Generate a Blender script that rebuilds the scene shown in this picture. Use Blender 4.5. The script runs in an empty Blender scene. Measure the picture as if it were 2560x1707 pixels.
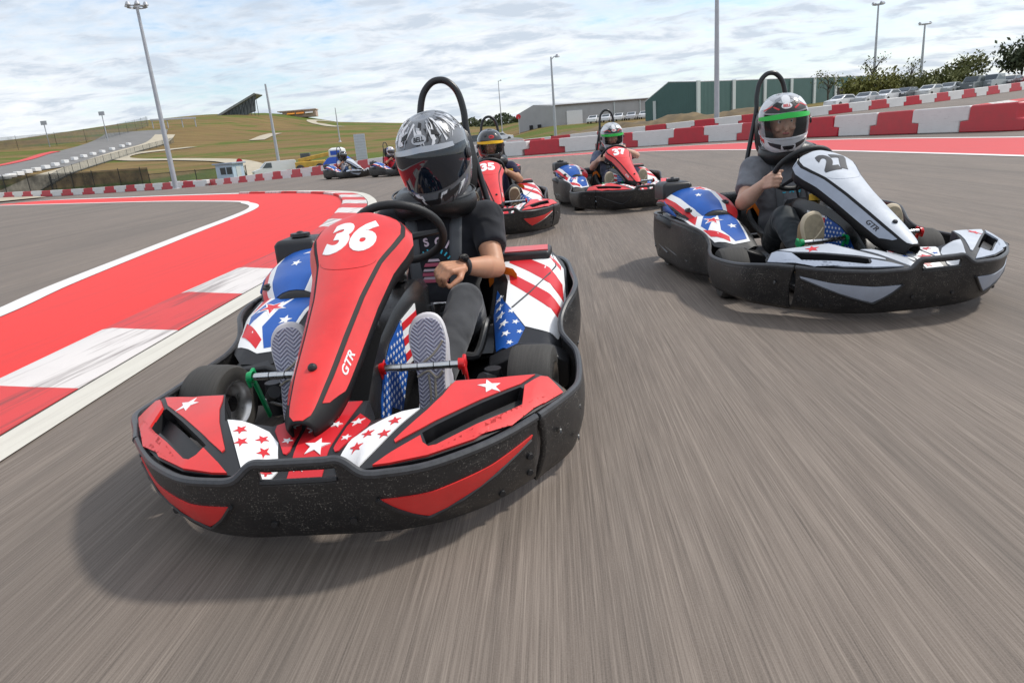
import bpy, bmesh, math, random
from mathutils import Vector, Matrix, Euler, Quaternion
from mathutils.bvhtree import BVHTree
random.seed(7)
R = math.radians
SC = bpy.context.scene
COL = SC.collection

# ------------------------------------------------------------------ camera
PITCH, ROLL, HC = R(16.4), R(4.9), .92
fw = Vector((0, math.cos(PITCH), -math.sin(PITCH))); ri = Vector((1, 0, 0)); up = ri.cross(fw)
r2 = ri*math.cos(ROLL) - up*math.sin(ROLL); u2 = ri*math.sin(ROLL) + up*math.cos(ROLL)
cd = bpy.data.cameras.new('camera'); cam = bpy.data.objects.new('camera', cd); COL.objects.link(cam)
cam.matrix_world = Matrix(((r2.x, u2.x, -fw.x, 0), (r2.y, u2.y, -fw.y, 0), (r2.z, u2.z, -fw.z, HC), (0, 0, 0, 1)))
cd.sensor_width = 36; cd.lens = 24.03; cd.clip_start = .05; cd.clip_end = 6000
SC.camera = cam

# ------------------------------------------------------------------ sky and sun
SUN = Vector((.80, .20, 1.02)).normalized()
W = bpy.data.worlds.new('World'); SC.world = W; W.use_nodes = True
nt = W.node_tree; nt.nodes.clear()
def N(tree, kind, **kw):
    n = tree.nodes.new(kind)
    for k, v in kw.items():
        if k in n.inputs.keys() if hasattr(n.inputs, 'keys') else False: n.inputs[k].default_value = v
        else: setattr(n, k, v)
    return n
out = N(nt, 'ShaderNodeOutputWorld'); bg = N(nt, 'ShaderNodeBackground'); bg.inputs[1].default_value = .118
sky = N(nt, 'ShaderNodeTexSky', sky_type='NISHITA', sun_disc=False)
sky.sun_elevation = math.asin(SUN.z); sky.sun_rotation = math.atan2(SUN.x, SUN.y); sky.altitude = 150; sky.air_density = 1.0; sky.dust_density = 1.5
tc = N(nt, 'ShaderNodeTexCoord'); sep = N(nt, 'ShaderNodeSeparateXYZ'); nt.links.new(tc.outputs['Generated'], sep.inputs[0])
def MATH(tree, op, a, b=None, clamp=False):
    m = tree.nodes.new('ShaderNodeMath'); m.operation = op; m.use_clamp = clamp
    for i, q in enumerate((a, b)):
        if q is None: continue
        if isinstance(q, (int, float)): m.inputs[i].default_value = q
        else: tree.links.new(q, m.inputs[i])
    return m.outputs[0]
zc = MATH(nt, 'ADD', MATH(nt, 'MAXIMUM', sep.outputs[2], 0.0), .16)
cx = MATH(nt, 'DIVIDE', sep.outputs[0], zc); cy = MATH(nt, 'DIVIDE', sep.outputs[1], zc)
cmb = N(nt, 'ShaderNodeCombineXYZ'); nt.links.new(cx, cmb.inputs[0]); nt.links.new(cy, cmb.inputs[1])
mp = N(nt, 'ShaderNodeMapping'); nt.links.new(cmb.outputs[0], mp.inputs[0]); mp.inputs['Rotation'].default_value = (0, 0, R(25)); mp.inputs['Scale'].default_value = (1, 1.35, 1)
def NOISE(tree, vec, scale, detail, rough=.55, dist=0.):
    n = tree.nodes.new('ShaderNodeTexNoise'); n.inputs['Scale'].default_value = scale; n.inputs['Detail'].default_value = detail
    n.inputs['Roughness'].default_value = rough; n.inputs['Distortion'].default_value = dist
    if vec is not None: tree.links.new(vec, n.inputs['Vector'])
    return n.outputs[0]
def RAMP(tree, fac, stops, interp='LINEAR'):
    r = tree.nodes.new('ShaderNodeValToRGB'); r.color_ramp.interpolation = interp
    while len(r.color_ramp.elements) < len(stops): r.color_ramp.elements.new(.5)
    for e, (p, c) in zip(r.color_ramp.elements, stops):
        e.position = p; e.color = (c, c, c, 1) if isinstance(c, (int, float)) else (*c, 1)
    tree.links.new(fac, r.inputs[0]); return r.outputs[0]
def MIX(tree, fac, a, b, mode='MIX'):
    m = tree.nodes.new('ShaderNodeMix'); m.data_type = 'RGBA'; m.blend_type = mode
    for s, q in ((m.inputs[0], fac), (m.inputs[6], a), (m.inputs[7], b)):
        if isinstance(q, (int, float)): s.default_value = q if s.type == 'VALUE' else (q, q, q, 1)
        elif isinstance(q, tuple): s.default_value = (*q, 1)
        else: tree.links.new(q, s)
    return m.outputs[2]
big = NOISE(nt, mp.outputs[0], .55, 3, .5); mid = NOISE(nt, mp.outputs[0], 3.4, 6, .60, .35); fine = NOISE(nt, mp.outputs[0], 9, 4, .6, .3)
dens = MATH(nt, 'ADD', MATH(nt, 'MULTIPLY', big, .55), MATH(nt, 'ADD', MATH(nt, 'MULTIPLY', mid, .55), MATH(nt, 'MULTIPLY', fine, .18)))
cov = RAMP(nt, dens, [(.50, 0.10), (.58, .50), (.68, .95)])
shade = RAMP(nt, mid, [(.36, (6.5, 6.6, 6.75)), (.5, (5.4, 5.65, 6.0)), (.62, (3.9, 4.35, 4.95))])
skyc = MIX(nt, cov, MIX(nt, 1.0, sky.outputs[0], (1.0, 1.08, 1.12), 'MULTIPLY'), shade)
nt.links.new(skyc, bg.inputs[0]); nt.links.new(bg.outputs[0], out.inputs[0])

sl = bpy.data.lights.new('sun', 'SUN'); sl.energy = 2.1; sl.angle = R(5); sl.color = (1, .955, .88)
so = bpy.data.objects.new('sun', sl); COL.objects.link(so); so.rotation_euler = SUN.to_track_quat('Z', 'Y').to_euler()
SC.view_settings.view_transform = 'Standard'; SC.view_settings.look = 'None'; SC.view_settings.exposure = .5; SC.view_settings.gamma = 1
SC.view_settings.use_curve_mapping = False

# ------------------------------------------------------------------ materials
MATS = {}
def mat(name, col, rough=.5, metal=0., var=.0, vscale=8., bump=0., bscale=40., spec=.5, coat=0., alpha=1.):
    if name in MATS: return MATS[name]
    m = bpy.data.materials.new(name); m.use_nodes = True; t = m.node_tree; b = t.nodes['Principled BSDF']
    b.inputs['Base Color'].default_value = (*col, 1); b.inputs['Roughness'].default_value = rough; b.inputs['Metallic'].default_value = metal
    b.inputs['Specular IOR Level'].default_value = spec; b.inputs['Coat Weight'].default_value = coat; b.inputs['Coat Roughness'].default_value = .08
    if var or bump: co = t.nodes.new('ShaderNodeTexCoord').outputs['Object']
    if var:
        n = NOISE(t, co, vscale, 5, .6)
        c = MIX(t, RAMP(t, n, [(.3, 0.), (.7, 1.)]), tuple(q*(1-var) for q in col), tuple(min(1, q*(1+var)) for q in col)); t.links.new(c, b.inputs['Base Color'])
        t.links.new(MATH(t, 'ADD', MATH(t, 'MULTIPLY', n, .25), rough-.12, True), b.inputs['Roughness'])
    if bump:
        bn = t.nodes.new('ShaderNodeBump'); bn.inputs['Strength'].default_value = bump; bn.inputs['Distance'].default_value = .01
        t.links.new(NOISE(t, co, bscale, 4), bn.inputs['Height']); t.links.new(bn.outputs[0], b.inputs['Normal'])
    MATS[name] = m; return m
def custom(name, rough=.5, spec=.5):
    m = bpy.data.materials.new(name); m.use_nodes = True; t = m.node_tree; b = t.nodes['Principled BSDF']
    b.inputs['Roughness'].default_value = rough; b.inputs['Specular IOR Level'].default_value = spec
    MATS[name] = m; return m, t, b, t.nodes.new('ShaderNodeTexCoord')
def mapping(t, vec, scale=(1, 1, 1), rot=(0, 0, 0), loc=(0, 0, 0)):
    p = t.nodes.new('ShaderNodeMapping'); t.links.new(vec, p.inputs[0]); p.inputs['Scale'].default_value = scale; p.inputs['Rotation'].default_value = rot; p.inputs['Location'].default_value = loc
    return p.outputs[0]
def bumpn(t, b, h, s, d=.01):
    bn = t.nodes.new('ShaderNodeBump'); bn.inputs['Strength'].default_value = s; bn.inputs['Distance'].default_value = d
    t.links.new(h, bn.inputs['Height']); t.links.new(bn.outputs[0], b.inputs['Normal'])

def plastic(name, col, dust, scratch):
    m, t, b, tcn = custom(name, .36); co = tcn.outputs['Object']; b.inputs['Coat Weight'].default_value = .18; b.inputs['Coat Roughness'].default_value = .15
    n = NOISE(t, co, 9, 5, .6); d = NOISE(t, co, 330, 2, .6); cl = NOISE(t, co, 14, 3); sc = NOISE(t, mapping(t, co, (30, 260, 60), (0, R(30), R(24))), 1, 3, .7)
    c = MIX(t, RAMP(t, n, [(.3, 0.), (.7, 1.)]), tuple(q*.86 for q in col), tuple(min(1, q*1.06) for q in col))
    c = MIX(t, MATH(t, 'MULTIPLY', RAMP(t, d, [(.63, 0.), (.70, .7)]), RAMP(t, cl, [(.45, 0.), (.65, 1.)])), c, dust); c = MIX(t, MATH(t, 'MULTIPLY', RAMP(t, sc, [(.66, 0.), (.72, .5)]), RAMP(t, cl, [(.4, 1.), (.55, 0.)])), c, scratch)
    t.links.new(c, b.inputs['Base Color']); t.links.new(MATH(t, 'ADD', MATH(t, 'MULTIPLY', n, .3), .22), b.inputs['Roughness']); bumpn(t, b, n, .06, .01); return m
RED = plastic('red_plastic', (.70, .032, .030), (.25, .12, .10), (.50, .13, .12)); WHT = plastic('white_plastic', (.50, .53, .58), (.25, .24, .23), (.36, .37, .39)); PALE = plastic('pale_grey_plastic', (.36, .40, .48), (.2, .2, .2), (.3, .32, .36))
DEC_W = mat('white_print', (.80, .80, .80), .4)
DEC_R = mat('red_print', (.62, .02, .028), .38)
DEC_B = mat('blue_print', (.012, .09, .38), .36, var=.06)
DEC_K = mat('black_print', (.02, .02, .022), .45)
BLK = mat('black_satin', (.016, .016, .018), .42, bump=.05, bscale=300)
TUBEK = mat('black_steel_tube', (.014, .014, .016), .32, bump=.04, bscale=500)
CHROME = mat('steel', (.60, .60, .60), .22, 1., var=.1, vscale=30)
RIMM = mat('cast_alloy', (.62, .61, .60), .3, 1., var=.12, vscale=40)
LEATH = mat('black_padding', (.014, .014, .015), .33, bump=.18, bscale=160)
GREENP = mat('green_pedal_paint', (.0, .30, .09), .3)
REDP = mat('red_pedal_paint', (.60, .01, .012), .25)
REDENG = mat('red_engine_casing', (.32, .008, .03), .3, var=.2, vscale=40)
ENG = mat('dark_engine_metal', (.05, .05, .055), .4, .6, var=.4, vscale=30)
ORANGE = mat('orange_webbing', (.85, .20, .01), .6, bump=.2, bscale=700)
WEB = mat('grey_webbing', (.085, .092, .102), .6, bump=.25, bscale=900)
SEATED = mat('grey_seat_edge', (.07, .072, .075), .35)

# black bumper plastic with stone chips and dust
m, t, b, tcn = custom('scuffed_black_bumper', .5)
co = tcn.outputs['Object']; sp = NOISE(t, co, 240, 2, .6); sp2 = NOISE(t, co, 22, 3, .6); grz = NOISE(t, mapping(t, co, (30, 30, 120)), 5, 4)
s1 = RAMP(t, sp, [(.60, 0.), (.67, 1.)]); cl = RAMP(t, sp2, [(.38, 0.), (.6, 1.)])
f = MATH(t, 'MULTIPLY', MATH(t, 'MULTIPLY', s1, cl), .62)
scr = RAMP(t, NOISE(t, mapping(t, co, (14, 14, 330), (R(4), R(3), 0)), 1, 4, .75), [(.60, 0.), (.72, .5)]); f = MATH(t, 'MAXIMUM', f, MATH(t, 'MULTIPLY', scr, cl)); c = MIX(t, f, MIX(t, grz, (.010, .010, .011), (.028, .027, .028)), (.36, .33, .29)); t.links.new(c, b.inputs['Base Color']); bumpn(t, b, sp2, .12, .004)
t.links.new(MATH(t, 'ADD', MATH(t, 'MULTIPLY', sp2, .3), .28), b.inputs['Roughness']); BUMP = m

# tyre rubber
m, t, b, tcn = custom('tyre_rubber', .75, .3)
co = tcn.outputs['Object']; g = NOISE(t, mapping(t, co, (4, 90, 4)), 3, 4); c = MIX(t, g, (.030, .029, .028), (.085, .080, .074)); t.links.new(c, b.inputs['Base Color'])
bumpn(t, b, NOISE(t, mapping(t, co, (60, 260, 60)), 3, 3), .25, .003); TYRE = m

# skin
def skin(name, col):
    m, t, b, tcn = custom(name, .48, .4); co = tcn.outputs['Object']
    c = MIX(t, NOISE(t, co, 22, 5, .6), tuple(q*.80 for q in col), tuple(min(1, q*1.12) for q in col)); c = MIX(t, RAMP(t, NOISE(t, co, 6, 3), [(.45, 0.), (.7, .35)]), c, (col[0]*.9, col[1]*.62, col[2]*.55))
    t.links.new(c, b.inputs['Base Color']); b.inputs['Subsurface Weight'].default_value = .12; b.inputs['Subsurface Radius'].default_value = (.012, .005, .003)
    bumpn(t, b, NOISE(t, co, 260, 3), .12, .002); return m
def cloth(name, col, fold=.5, rough=.85):
    m, t, b, tcn = custom(name, rough, .2); co = tcn.outputs['Object']
    n = NOISE(t, mapping(t, co, (1, 1, 1.5), (R(20), R(35), 0)), 7, 1.2, .4, 1.1); n2 = NOISE(t, co, 420, 2)
    c = MIX(t, RAMP(t, NOISE(t, co, 7, 5, .6), [(.3, 0.), (.72, 1.)]), tuple(q*.7 for q in col), tuple(q*1.35 for q in col)); t.links.new(c, b.inputs['Base Color'])
    b.inputs['Sheen Weight'].default_value = .15
    h = MATH(t, 'ADD', MATH(t, 'MULTIPLY', n, 1.), MATH(t, 'MULTIPLY', n2, .006)); bumpn(t, b, h, fold*.9, .06); return m

# ------------------------------------------------------------------ mesh helpers
def ss(a, b, x):
    q = min(max((x-a)/(b-a), 0), 1); return q*q*(3-2*q)
def lerp(x, xs, ys):
    if x <= xs[0]: return ys[0]
    for i in range(1, len(xs)):
        if x <= xs[i]: return ys[i-1] + (ys[i]-ys[i-1])*(x-xs[i-1])/(xs[i]-xs[i-1])
    return ys[-1]
def spline(pts, k=6, closed=False):
    P = [Vector(p) for p in pts]; n = len(P); o = []
    for i in range(n if closed else n-1):
        g = (lambda j: P[j % n]) if closed else (lambda j: P[min(max(j, 0), n-1)])
        a, b_, c_, d = g(i-1), g(i), g(i+1), g(i+2)
        for j in range(k):
            q = j/k; o.append(.5*((2*b_) + (c_-a)*q + (2*a-5*b_+4*c_-d)*q*q + (3*b_-a-3*c_+d)*q**3))
    if not closed: o.append(P[-1].copy())
    return o
class MB:
    def __init__(s): s.v = []; s.f = []
    def add(s, v, f):
        n = len(s.v); s.v += [tuple(p) for p in v]; s.f += [tuple(i+n for i in q) for q in f]; return s
    def box(s, c, d, rot=None):
        v = [Vector((x*d[0]/2, y*d[1]/2, z*d[2]/2)) for x in (-1, 1) for y in (-1, 1) for z in (-1, 1)]
        if rot: e = Euler(rot).to_matrix(); v = [e @ p for p in v]
        return s.add([p+Vector(c) for p in v], [(0, 1, 3, 2), (4, 6, 7, 5), (0, 4, 5, 1), (2, 3, 7, 6), (0, 2, 6, 4), (1, 5, 7, 3)])
    def tube(s, pts, r, n=8, closed=False, caps=True):
        P = [Vector(p) for p in pts]; m_ = len(P); rr = r if isinstance(r, (list, tuple)) else [r]*m_
        T = []
        for i in range(m_):
            a = P[i-1] if (i > 0 or closed) else P[i]; b_ = P[(i+1) % m_] if (i < m_-1 or closed) else P[i]; T.append((b_-a).normalized())
        nrm = T[0].orthogonal().normalized(); v = []
        for i in range(m_):
            nrm = (nrm - T[i]*nrm.dot(T[i])).normalized(); bn = T[i].cross(nrm)
            for j in range(n):
                a = 2*math.pi*j/n; v.append(P[i] + (nrm*math.cos(a)+bn*math.sin(a))*rr[i])
        f = []
        for i in range(m_ if closed else m_-1):
            k = (i+1) % m_
            for j in range(n): f.append((i*n+j, i*n+(j+1) % n, k*n+(j+1) % n, k*n+j))
        if caps and not closed: f.append(tuple(range(n))[::-1]); f.append(tuple((m_-1)*n+j for j in range(n)))
        return s.add(v, f)
    def lathe(s, prof, n=24, c=(0, 0, 0), axis=(0, 1, 0)):
        a = Vector(axis).normalized(); e = a.orthogonal().normalized(); g = a.cross(e); c = Vector(c); v = []
        for r_, h in prof:
            for j in range(n):
                q = 2*math.pi*j/n; v.append(c + a*h + (e*math.cos(q)+g*math.sin(q))*r_)
        f = []
        for i in range(len(prof)-1):
            for j in range(n): f.append((i*n+j, i*n+(j+1) % n, (i+1)*n+(j+1) % n, (i+1)*n+j))
        return s.add(v, f)
    def loft(s, rings, closed=True, caps=True):
        n = len(rings[0]); v = [p for q in rings for p in q]; f = []
        for i in range(len(rings)-1):
            for j in range(n if closed else n-1): f.append((i*n+j, i*n+(j+1) % n, (i+1)*n+(j+1) % n, (i+1)*n+j))
        if caps and closed: f.append(tuple(range(n))[::-1]); f.append(tuple((len(rings)-1)*n+j for j in range(n)))
        return s.add(v, f)
    def grid(s, fn, us, vs, skip=None):
        v = [fn(a, b_) for a in us for b_ in vs]; n = len(vs); f = []
        for i in range(len(us)-1):
            for j in range(n-1):
                if skip and skip(i, j): continue
                f.append((i*n+j, (i+1)*n+j, (i+1)*n+j+1, i*n+j+1))
        return s.add(v, f)
    def prism(s, poly, z0, z1):
        n = len(poly); v = [(x, y, z0) for x, y in poly] + [(x, y, z1) for x, y in poly]
        return s.add(v, [tuple(range(n))[::-1], tuple(range(n, 2*n))] + [(i, (i+1) % n, n+(i+1) % n, n+i) for i in range(n)])
    def sphere(s, c, r, nu=10, nv=8):
        rx, ry, rz = r if isinstance(r, tuple) else (r, r, r)
        rings = [[Vector(c)+Vector((rx*math.sin(math.pi*(i+.001)/nv)*math.cos(2*math.pi*j/nu), ry*math.sin(math.pi*(i+.001)/nv)*math.sin(2*math.pi*j/nu), rz*math.cos(math.pi*i/nv))) for j in range(nu)] for i in range(nv+1)]
        return s.loft(rings)
    def xf(s, M): s.v = [tuple(M @ Vector(p)) for p in s.v]; return s
    def mesh(s, name, sharp=38):
        me = bpy.data.meshes.new(name); me.from_pydata(s.v, [], s.f); me.validate()
        bm = bmesh.new(); bm.from_mesh(me); bmesh.ops.recalc_face_normals(bm, faces=bm.faces); bm.to_mesh(me); bm.free()
        finish(me, sharp); return me
    def build(s, name, m, parent=None, sharp=38, bevel=0., solid=0.):
        o = ob(name, s.mesh(name, sharp), m, parent)
        if solid: d = o.modifiers.new('solid', 'SOLIDIFY'); d.thickness = solid; d.offset = 0
        if bevel: d = o.modifiers.new('bevel', 'BEVEL'); d.width = bevel; d.segments = 2; d.limit_method = 'ANGLE'; d.angle_limit = R(35)
        return o
def finish(me, sharp=38):
    me.polygons.foreach_set('use_smooth', [True]*len(me.polygons)); me.set_sharp_from_angle(angle=R(sharp)); me.update()
def ob(name, me, m, parent=None):
    if not me.materials: me.materials.append(m)
    o = bpy.data.objects.new(name, me); COL.objects.link(o); o.parent = parent
    o.material_slots[0].link = 'OBJECT'; o.material_slots[0].material = m
    return o
def empty(name, loc=(0, 0, 0), rz=0., parent=None):
    o = bpy.data.objects.new(name, None); COL.objects.link(o); o.location = loc; o.rotation_euler = (0, 0, rz); o.parent = parent; o.empty_display_size = .1; return o
def tag(o, label=None, cat=None, group=None, kind=None):
    if label: o['label'] = label
    if cat: o['category'] = cat
    if group: o['group'] = group
    if kind: o['kind'] = kind
    return o
def copy_tree(o, parent=None, remap=None, skip=()):
    c = o.copy(); COL.objects.link(c); c.parent = parent
    if remap and c.type == 'MESH':
        for s in c.material_slots:
            if s.material and s.material.name in remap: s.material = remap[s.material.name]
    for ch in list(o.children):
        if ch.name.split('.')[0] in skip: continue
        copy_tree(ch, c, remap, skip)
    return c
def star(cx, cy, r, rot=0., k=.42):
    return [(cx+(r if i % 2 == 0 else r*k)*math.cos(rot+math.pi*i/5), cy+(r if i % 2 == 0 else r*k)*math.sin(rot+math.pi*i/5)) for i in range(10)]
def inside(p, poly):
    x, y = p; c = False; n = len(poly)
    for i in range(n):
        x0, y0 = poly[i]; x1, y1 = poly[(i+1) % n]
        if (y0 > y) != (y1 > y) and x < (x1-x0)*(y-y0)/(y1-y0)+x0: c = not c
    return c
def seg_d(p, poly):
    best = 9
    for i in range(len(poly)):
        a = Vector(poly[i]); b_ = Vector(poly[(i+1) % len(poly)]); q = Vector(p); e = b_-a; h = max(0, min(1, (q-a).dot(e)/max(e.dot(e), 1e-9))); best = min(best, (q-a-e*h).length)
    return best
def text2d(s, size, shear=0., fat=0.):
    cu = bpy.data.curves.new('lettering', 'FONT'); cu.body = s; cu.size = size; cu.shear = shear; cu.offset = fat; cu.align_x = 'CENTER'; cu.align_y = 'CENTER'; cu.resolution_u = 4
    o = bpy.data.objects.new('lettering', cu); COL.objects.link(o); bpy.context.view_layer.update()
    me = bpy.data.meshes.new_from_object(o.evaluated_get(bpy.context.evaluated_depsgraph_get()))
    v = [(p.co.x, p.co.y) for p in me.vertices]; f = [tuple(p.vertices) for p in me.polygons]
    bpy.data.objects.remove(o); bpy.data.curves.remove(cu); bpy.data.meshes.remove(me); return v, f
def decal(name, shapes, surf, off, m, parent, step=.03, ref=(0, 0, 1), skirt=None, sharp=40, cuts=()):
    """lay flat 2-D shapes (polygons, or (verts, faces)) on a curved surface surf(a, b) -> Vector"""
    bm = bmesh.new()
    for sh in shapes:
        if isinstance(sh, tuple): vs = [bm.verts.new((x, y, 0)) for x, y in sh[0]]; fs = sh[1]
        else: vs = [bm.verts.new((x, y, 0)) for x, y in sh]; fs = [tuple(range(len(sh)))]
        for q in fs:
            try: bm.faces.new([vs[i] for i in q])
            except ValueError: pass
    bmesh.ops.remove_doubles(bm, verts=bm.verts, dist=1e-6)
    bmesh.ops.triangulate(bm, faces=bm.faces, ngon_method='EAR_CLIP')
    if not bm.verts: bm.free(); return None
    sx = step if isinstance(step, tuple) else (step, step)
    for ax in (0, 1):
        lo = min(p.co[ax] for p in bm.verts); hi = max(p.co[ax] for p in bm.verts); q = math.floor(lo/sx[ax])*sx[ax] + sx[ax]
        while q < hi:
            no = (1, 0, 0) if ax == 0 else (0, 1, 0); pc = (q, 0, 0) if ax == 0 else (0, q, 0)
            bmesh.ops.bisect_plane(bm, geom=list(bm.verts)+list(bm.edges)+list(bm.faces), dist=1e-6, plane_co=pc, plane_no=no); q += sx[ax]
    for poly in cuts:
        for i in range(len(poly)):
            a = Vector((*poly[i], 0)); e = Vector((*poly[(i+1) % len(poly)], 0))-a
            bmesh.ops.bisect_plane(bm, geom=list(bm.verts)+list(bm.edges)+list(bm.faces), dist=1e-6, plane_co=a, plane_no=(-e.y, e.x, 0))
        bmesh.ops.delete(bm, geom=[f for f in bm.faces if inside(f.calc_center_median()[:2], poly)], context='FACES')
    ref = Vector(ref); E = 1e-3; down = {}
    for p in bm.verts:
        a, b_ = p.co.x, p.co.y; s0 = surf(a, b_); n = (surf(a+E, b_)-s0).cross(surf(a, b_+E)-s0)
        n = n.normalized() if n.length > 1e-12 else ref.normalized()
        if n.dot(ref) < 0: n = -n
        p.co = s0 + n*off; down[p] = s0 - n*(.002 if skirt is None else skirt)
    if off > .0015 or skirt:
        bd = [e for e in bm.edges if e.is_boundary]; mp_ = {}
        for e in bd:
            for p in e.verts:
                if p not in mp_: mp_[p] = bm.verts.new(down[p])
        for e in bd:
            a, b_ = e.verts
            try: bm.faces.new((a, b_, mp_[b_], mp_[a]))
            except ValueError: pass
    bmesh.ops.recalc_face_normals(bm, faces=bm.faces)
    me = bpy.data.meshes.new(name); bm.to_mesh(me); bm.free(); finish(me, sharp)
    return ob(name, me, m, parent)

# ------------------------------------------------------------------ terrain
HX = [-900, -480, -315, -226, -170, -127, -93, 4, 60, 140, 400]; HZ = [20, 23, 24, 25.5, 30, 27.5, 19.5, 10, 5, 2, 2]
def T(x, y):
    s = ss(90, 430, y); s = .45*s + .55*min(max((y-90)/340, 0), 1)
    z = lerp(x, HX, HZ)*s*(1-ss(440, 800, y))*(1-ss(0, 60, x))
    z += (.025*min(max(x, 0), 130)*ss(40, 60, y) + .02*min(max(y-65, 0), 90)*ss(0, 12, x))*(1-ss(300, 500, y))
    z -= .045*min(max(-x, 0), 30)*ss(30, 60, y)*(1-ss(90, 140, y))
    return z
def rng(a, b, d):
    n = max(1, round((b-a)/d)); return [a+(b-a)*i/n for i in range(n)]
# grass and dirt
m, t, b, tcn = custom('dry_grass_hill', .95, .1)
co = tcn.outputs['Object']; n1 = NOISE(t, mapping(t, co, (.6, 1, 1)), .035, 6, .62, .6); n2 = NOISE(t, mapping(t, co, (.3, 1.2, 1)), .16, 6, .65); n3 = NOISE(t, co, 1.8, 5, .6)
tan = MIX(t, n3, (.13, .088, .038), (.285, .205, .085)); tan = MIX(t, RAMP(t, n2, [(.4, 0.), (.62, 1.)]), tan, (.165, .108, .05)); grn = MIX(t, n3, (.05, .085, .014), (.115, .165, .03))
gm = MATH(t, 'ADD', MATH(t, 'MULTIPLY', n1, .75), MATH(t, 'MULTIPLY', n2, .35)); sy = t.nodes.new('ShaderNodeSeparateXYZ'); t.links.new(co, sy.inputs[0]); gm = MATH(t, 'ADD', gm, RAMP(t, MATH(t, 'MULTIPLY', sy.outputs[1], .002), [(.175, .10), (.28, .0), (.5, -.02), (.8, .03)]))
c = MIX(t, RAMP(t, gm, [(.555, 0.), (.62, .85)]), tan, grn)
t.links.new(c, b.inputs['Base Color']); bumpn(t, b, n3, .5, .3); HILL = m
xs = rng(-1500, -320, 90)+rng(-320, -120, 14)+rng(-120, 90, 3)+rng(90, 300, 14)+rng(300, 1500, 90)+[1500]
ys = rng(-60, 30, 6)+rng(30, 110, 2.5)+rng(110, 450, 7)+rng(450, 900, 40)+rng(900, 4000, 300)+[4000]
gr = MB().grid(lambda x, y: (x, y, T(x, y)-.07), xs, ys).build('ground', HILL, sharp=180); tag(gr, kind='structure')

# asphalt: worn, with rubber streaks along the racing line
m, t, b, tcn = custom('asphalt', .8, .35)
co = tcn.outputs['Object']; rv = mapping(t, co, rot=(0, 0, R(4.5)))
st1 = NOISE(t, mapping(t, rv, (95, .9, 1)), 1, 5, .74); st2 = NOISE(t, mapping(t, rv, (9, .22, 1)), 1, 4, .6); st3 = NOISE(t, mapping(t, rv, (260, 2.6, 1)), 1, 3, .75)
agg = NOISE(t, co, 260, 3, .7); pat = NOISE(t, mapping(t, rv, (.75, .16, 1)), 1, 5, .62); rub = NOISE(t, mapping(t, rv, (2.6, .035, 1), loc=(3.3, 0, 0)), 1, 3, .6)
v = MATH(t, 'ADD', MATH(t, 'MULTIPLY', st1, .5), MATH(t, 'ADD', MATH(t, 'MULTIPLY', st2, .2), MATH(t, 'MULTIPLY', st3, .46)))
c = RAMP(t, v, [(.42, (.060, .046, .037)), (.57, (.146, .116, .095)), (.74, (.280, .232, .193))])
c = MIX(t, RAMP(t, agg, [(.3, .0), (.75, .32)]), c, (.30, .26, .225)); c = MIX(t, RAMP(t, pat, [(.42, 0.), (.66, .36)]), c, (.105, .091, .080)); c = MIX(t, RAMP(t, rub, [(.52, 0.), (.68, .42)]), c, (.085, .073, .064))
t.links.new(c, b.inputs['Base Color']); bumpn(t, b, MATH(t, 'ADD', MATH(t, 'MULTIPLY', agg, .7), st1), .2, .006)
t.links.new(MATH(t, 'ADD', MATH(t, 'MULTIPLY', st2, .25), .62), b.inputs['Roughness']); ASPH = m
AX = [-120, -75, -32, -11, 1, 18, 55, 110]; AY = [104, 103, 84, 60, 65, 63, 78, 95]
def asph(x, q):
    y = -25 + (lerp(x, AX, AY)+25)*q; return (x, y, T(x, y))
tag(MB().grid(asph, rng(-120, 110, 2.5)+[110], [i/60 for i in range(61)]).build('asphalt_track', ASPH, sharp=180), kind='structure')

def paint(name, col, wear, dark):
    m, t, b, tcn = custom(name, .62, .4); co = tcn.outputs['Object']; rv = mapping(t, co, rot=(0, 0, R(4.5)))
    s = NOISE(t, mapping(t, rv, (14, .5, 1)), 1, 5, .7); a = NOISE(t, co, 200, 3, .7); p = NOISE(t, co, 1.3, 5, .65)
    c = MIX(t, RAMP(t, a, [(.3, 0.), (.8, .25)]), col, tuple(q*.6 for q in col)); c = MIX(t, RAMP(t, s, [(.50, 0.), (.64, wear)]), c, dark); c = MIX(t, RAMP(t, p, [(.45, 0.), (.8, wear*.6)]), c, tuple(q*.75 for q in col))
    t.links.new(c, b.inputs['Base Color']); bumpn(t, b, a, .15, .004); return m
P_RED = paint('red_track_paint', (.72, .024, .018), .22, (.40, .03, .03)); P_WHT = paint('white_track_paint', (.74, .72, .70), .3, (.40, .38, .36))
K_RED = paint('red_kerb_paint', (.60, .05, .05), .7, (.16, .05, .05)); K_WHT = paint('white_kerb_paint', (.66, .62, .60), .8, (.17, .14, .135)); CONC = paint('pale_concrete', (.62, .59, .52), .4, (.40, .37, .32))
P_FADE = paint('faded_red_track_paint', (.60, .055, .055), .25, (.33, .08, .08))
def ribbon(name, A, B, off, m, k=6, parent=None, n=2):
    A = spline([(*p, 0) for p in A], k); B = spline([(*p, 0) for p in B], k); mb = MB()
    def fn(i, q):
        p = A[i].lerp(B[i], q); return (p.x, p.y, T(p.x, p.y)+off)
    mb.grid(fn, range(len(A)), [i/n for i in range(n+1)]); return mb.build(name, m, parent, sharp=180)
def offs(P, d):
    P = [Vector(p) for p in P]; o = []
    for i, p in enumerate(P):
        e = (P[min(i+1, len(P)-1)]-P[max(i-1, 0)]).normalized(); o.append((p.x-e.y*d, p.y+e.x*d))
    return o
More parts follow.
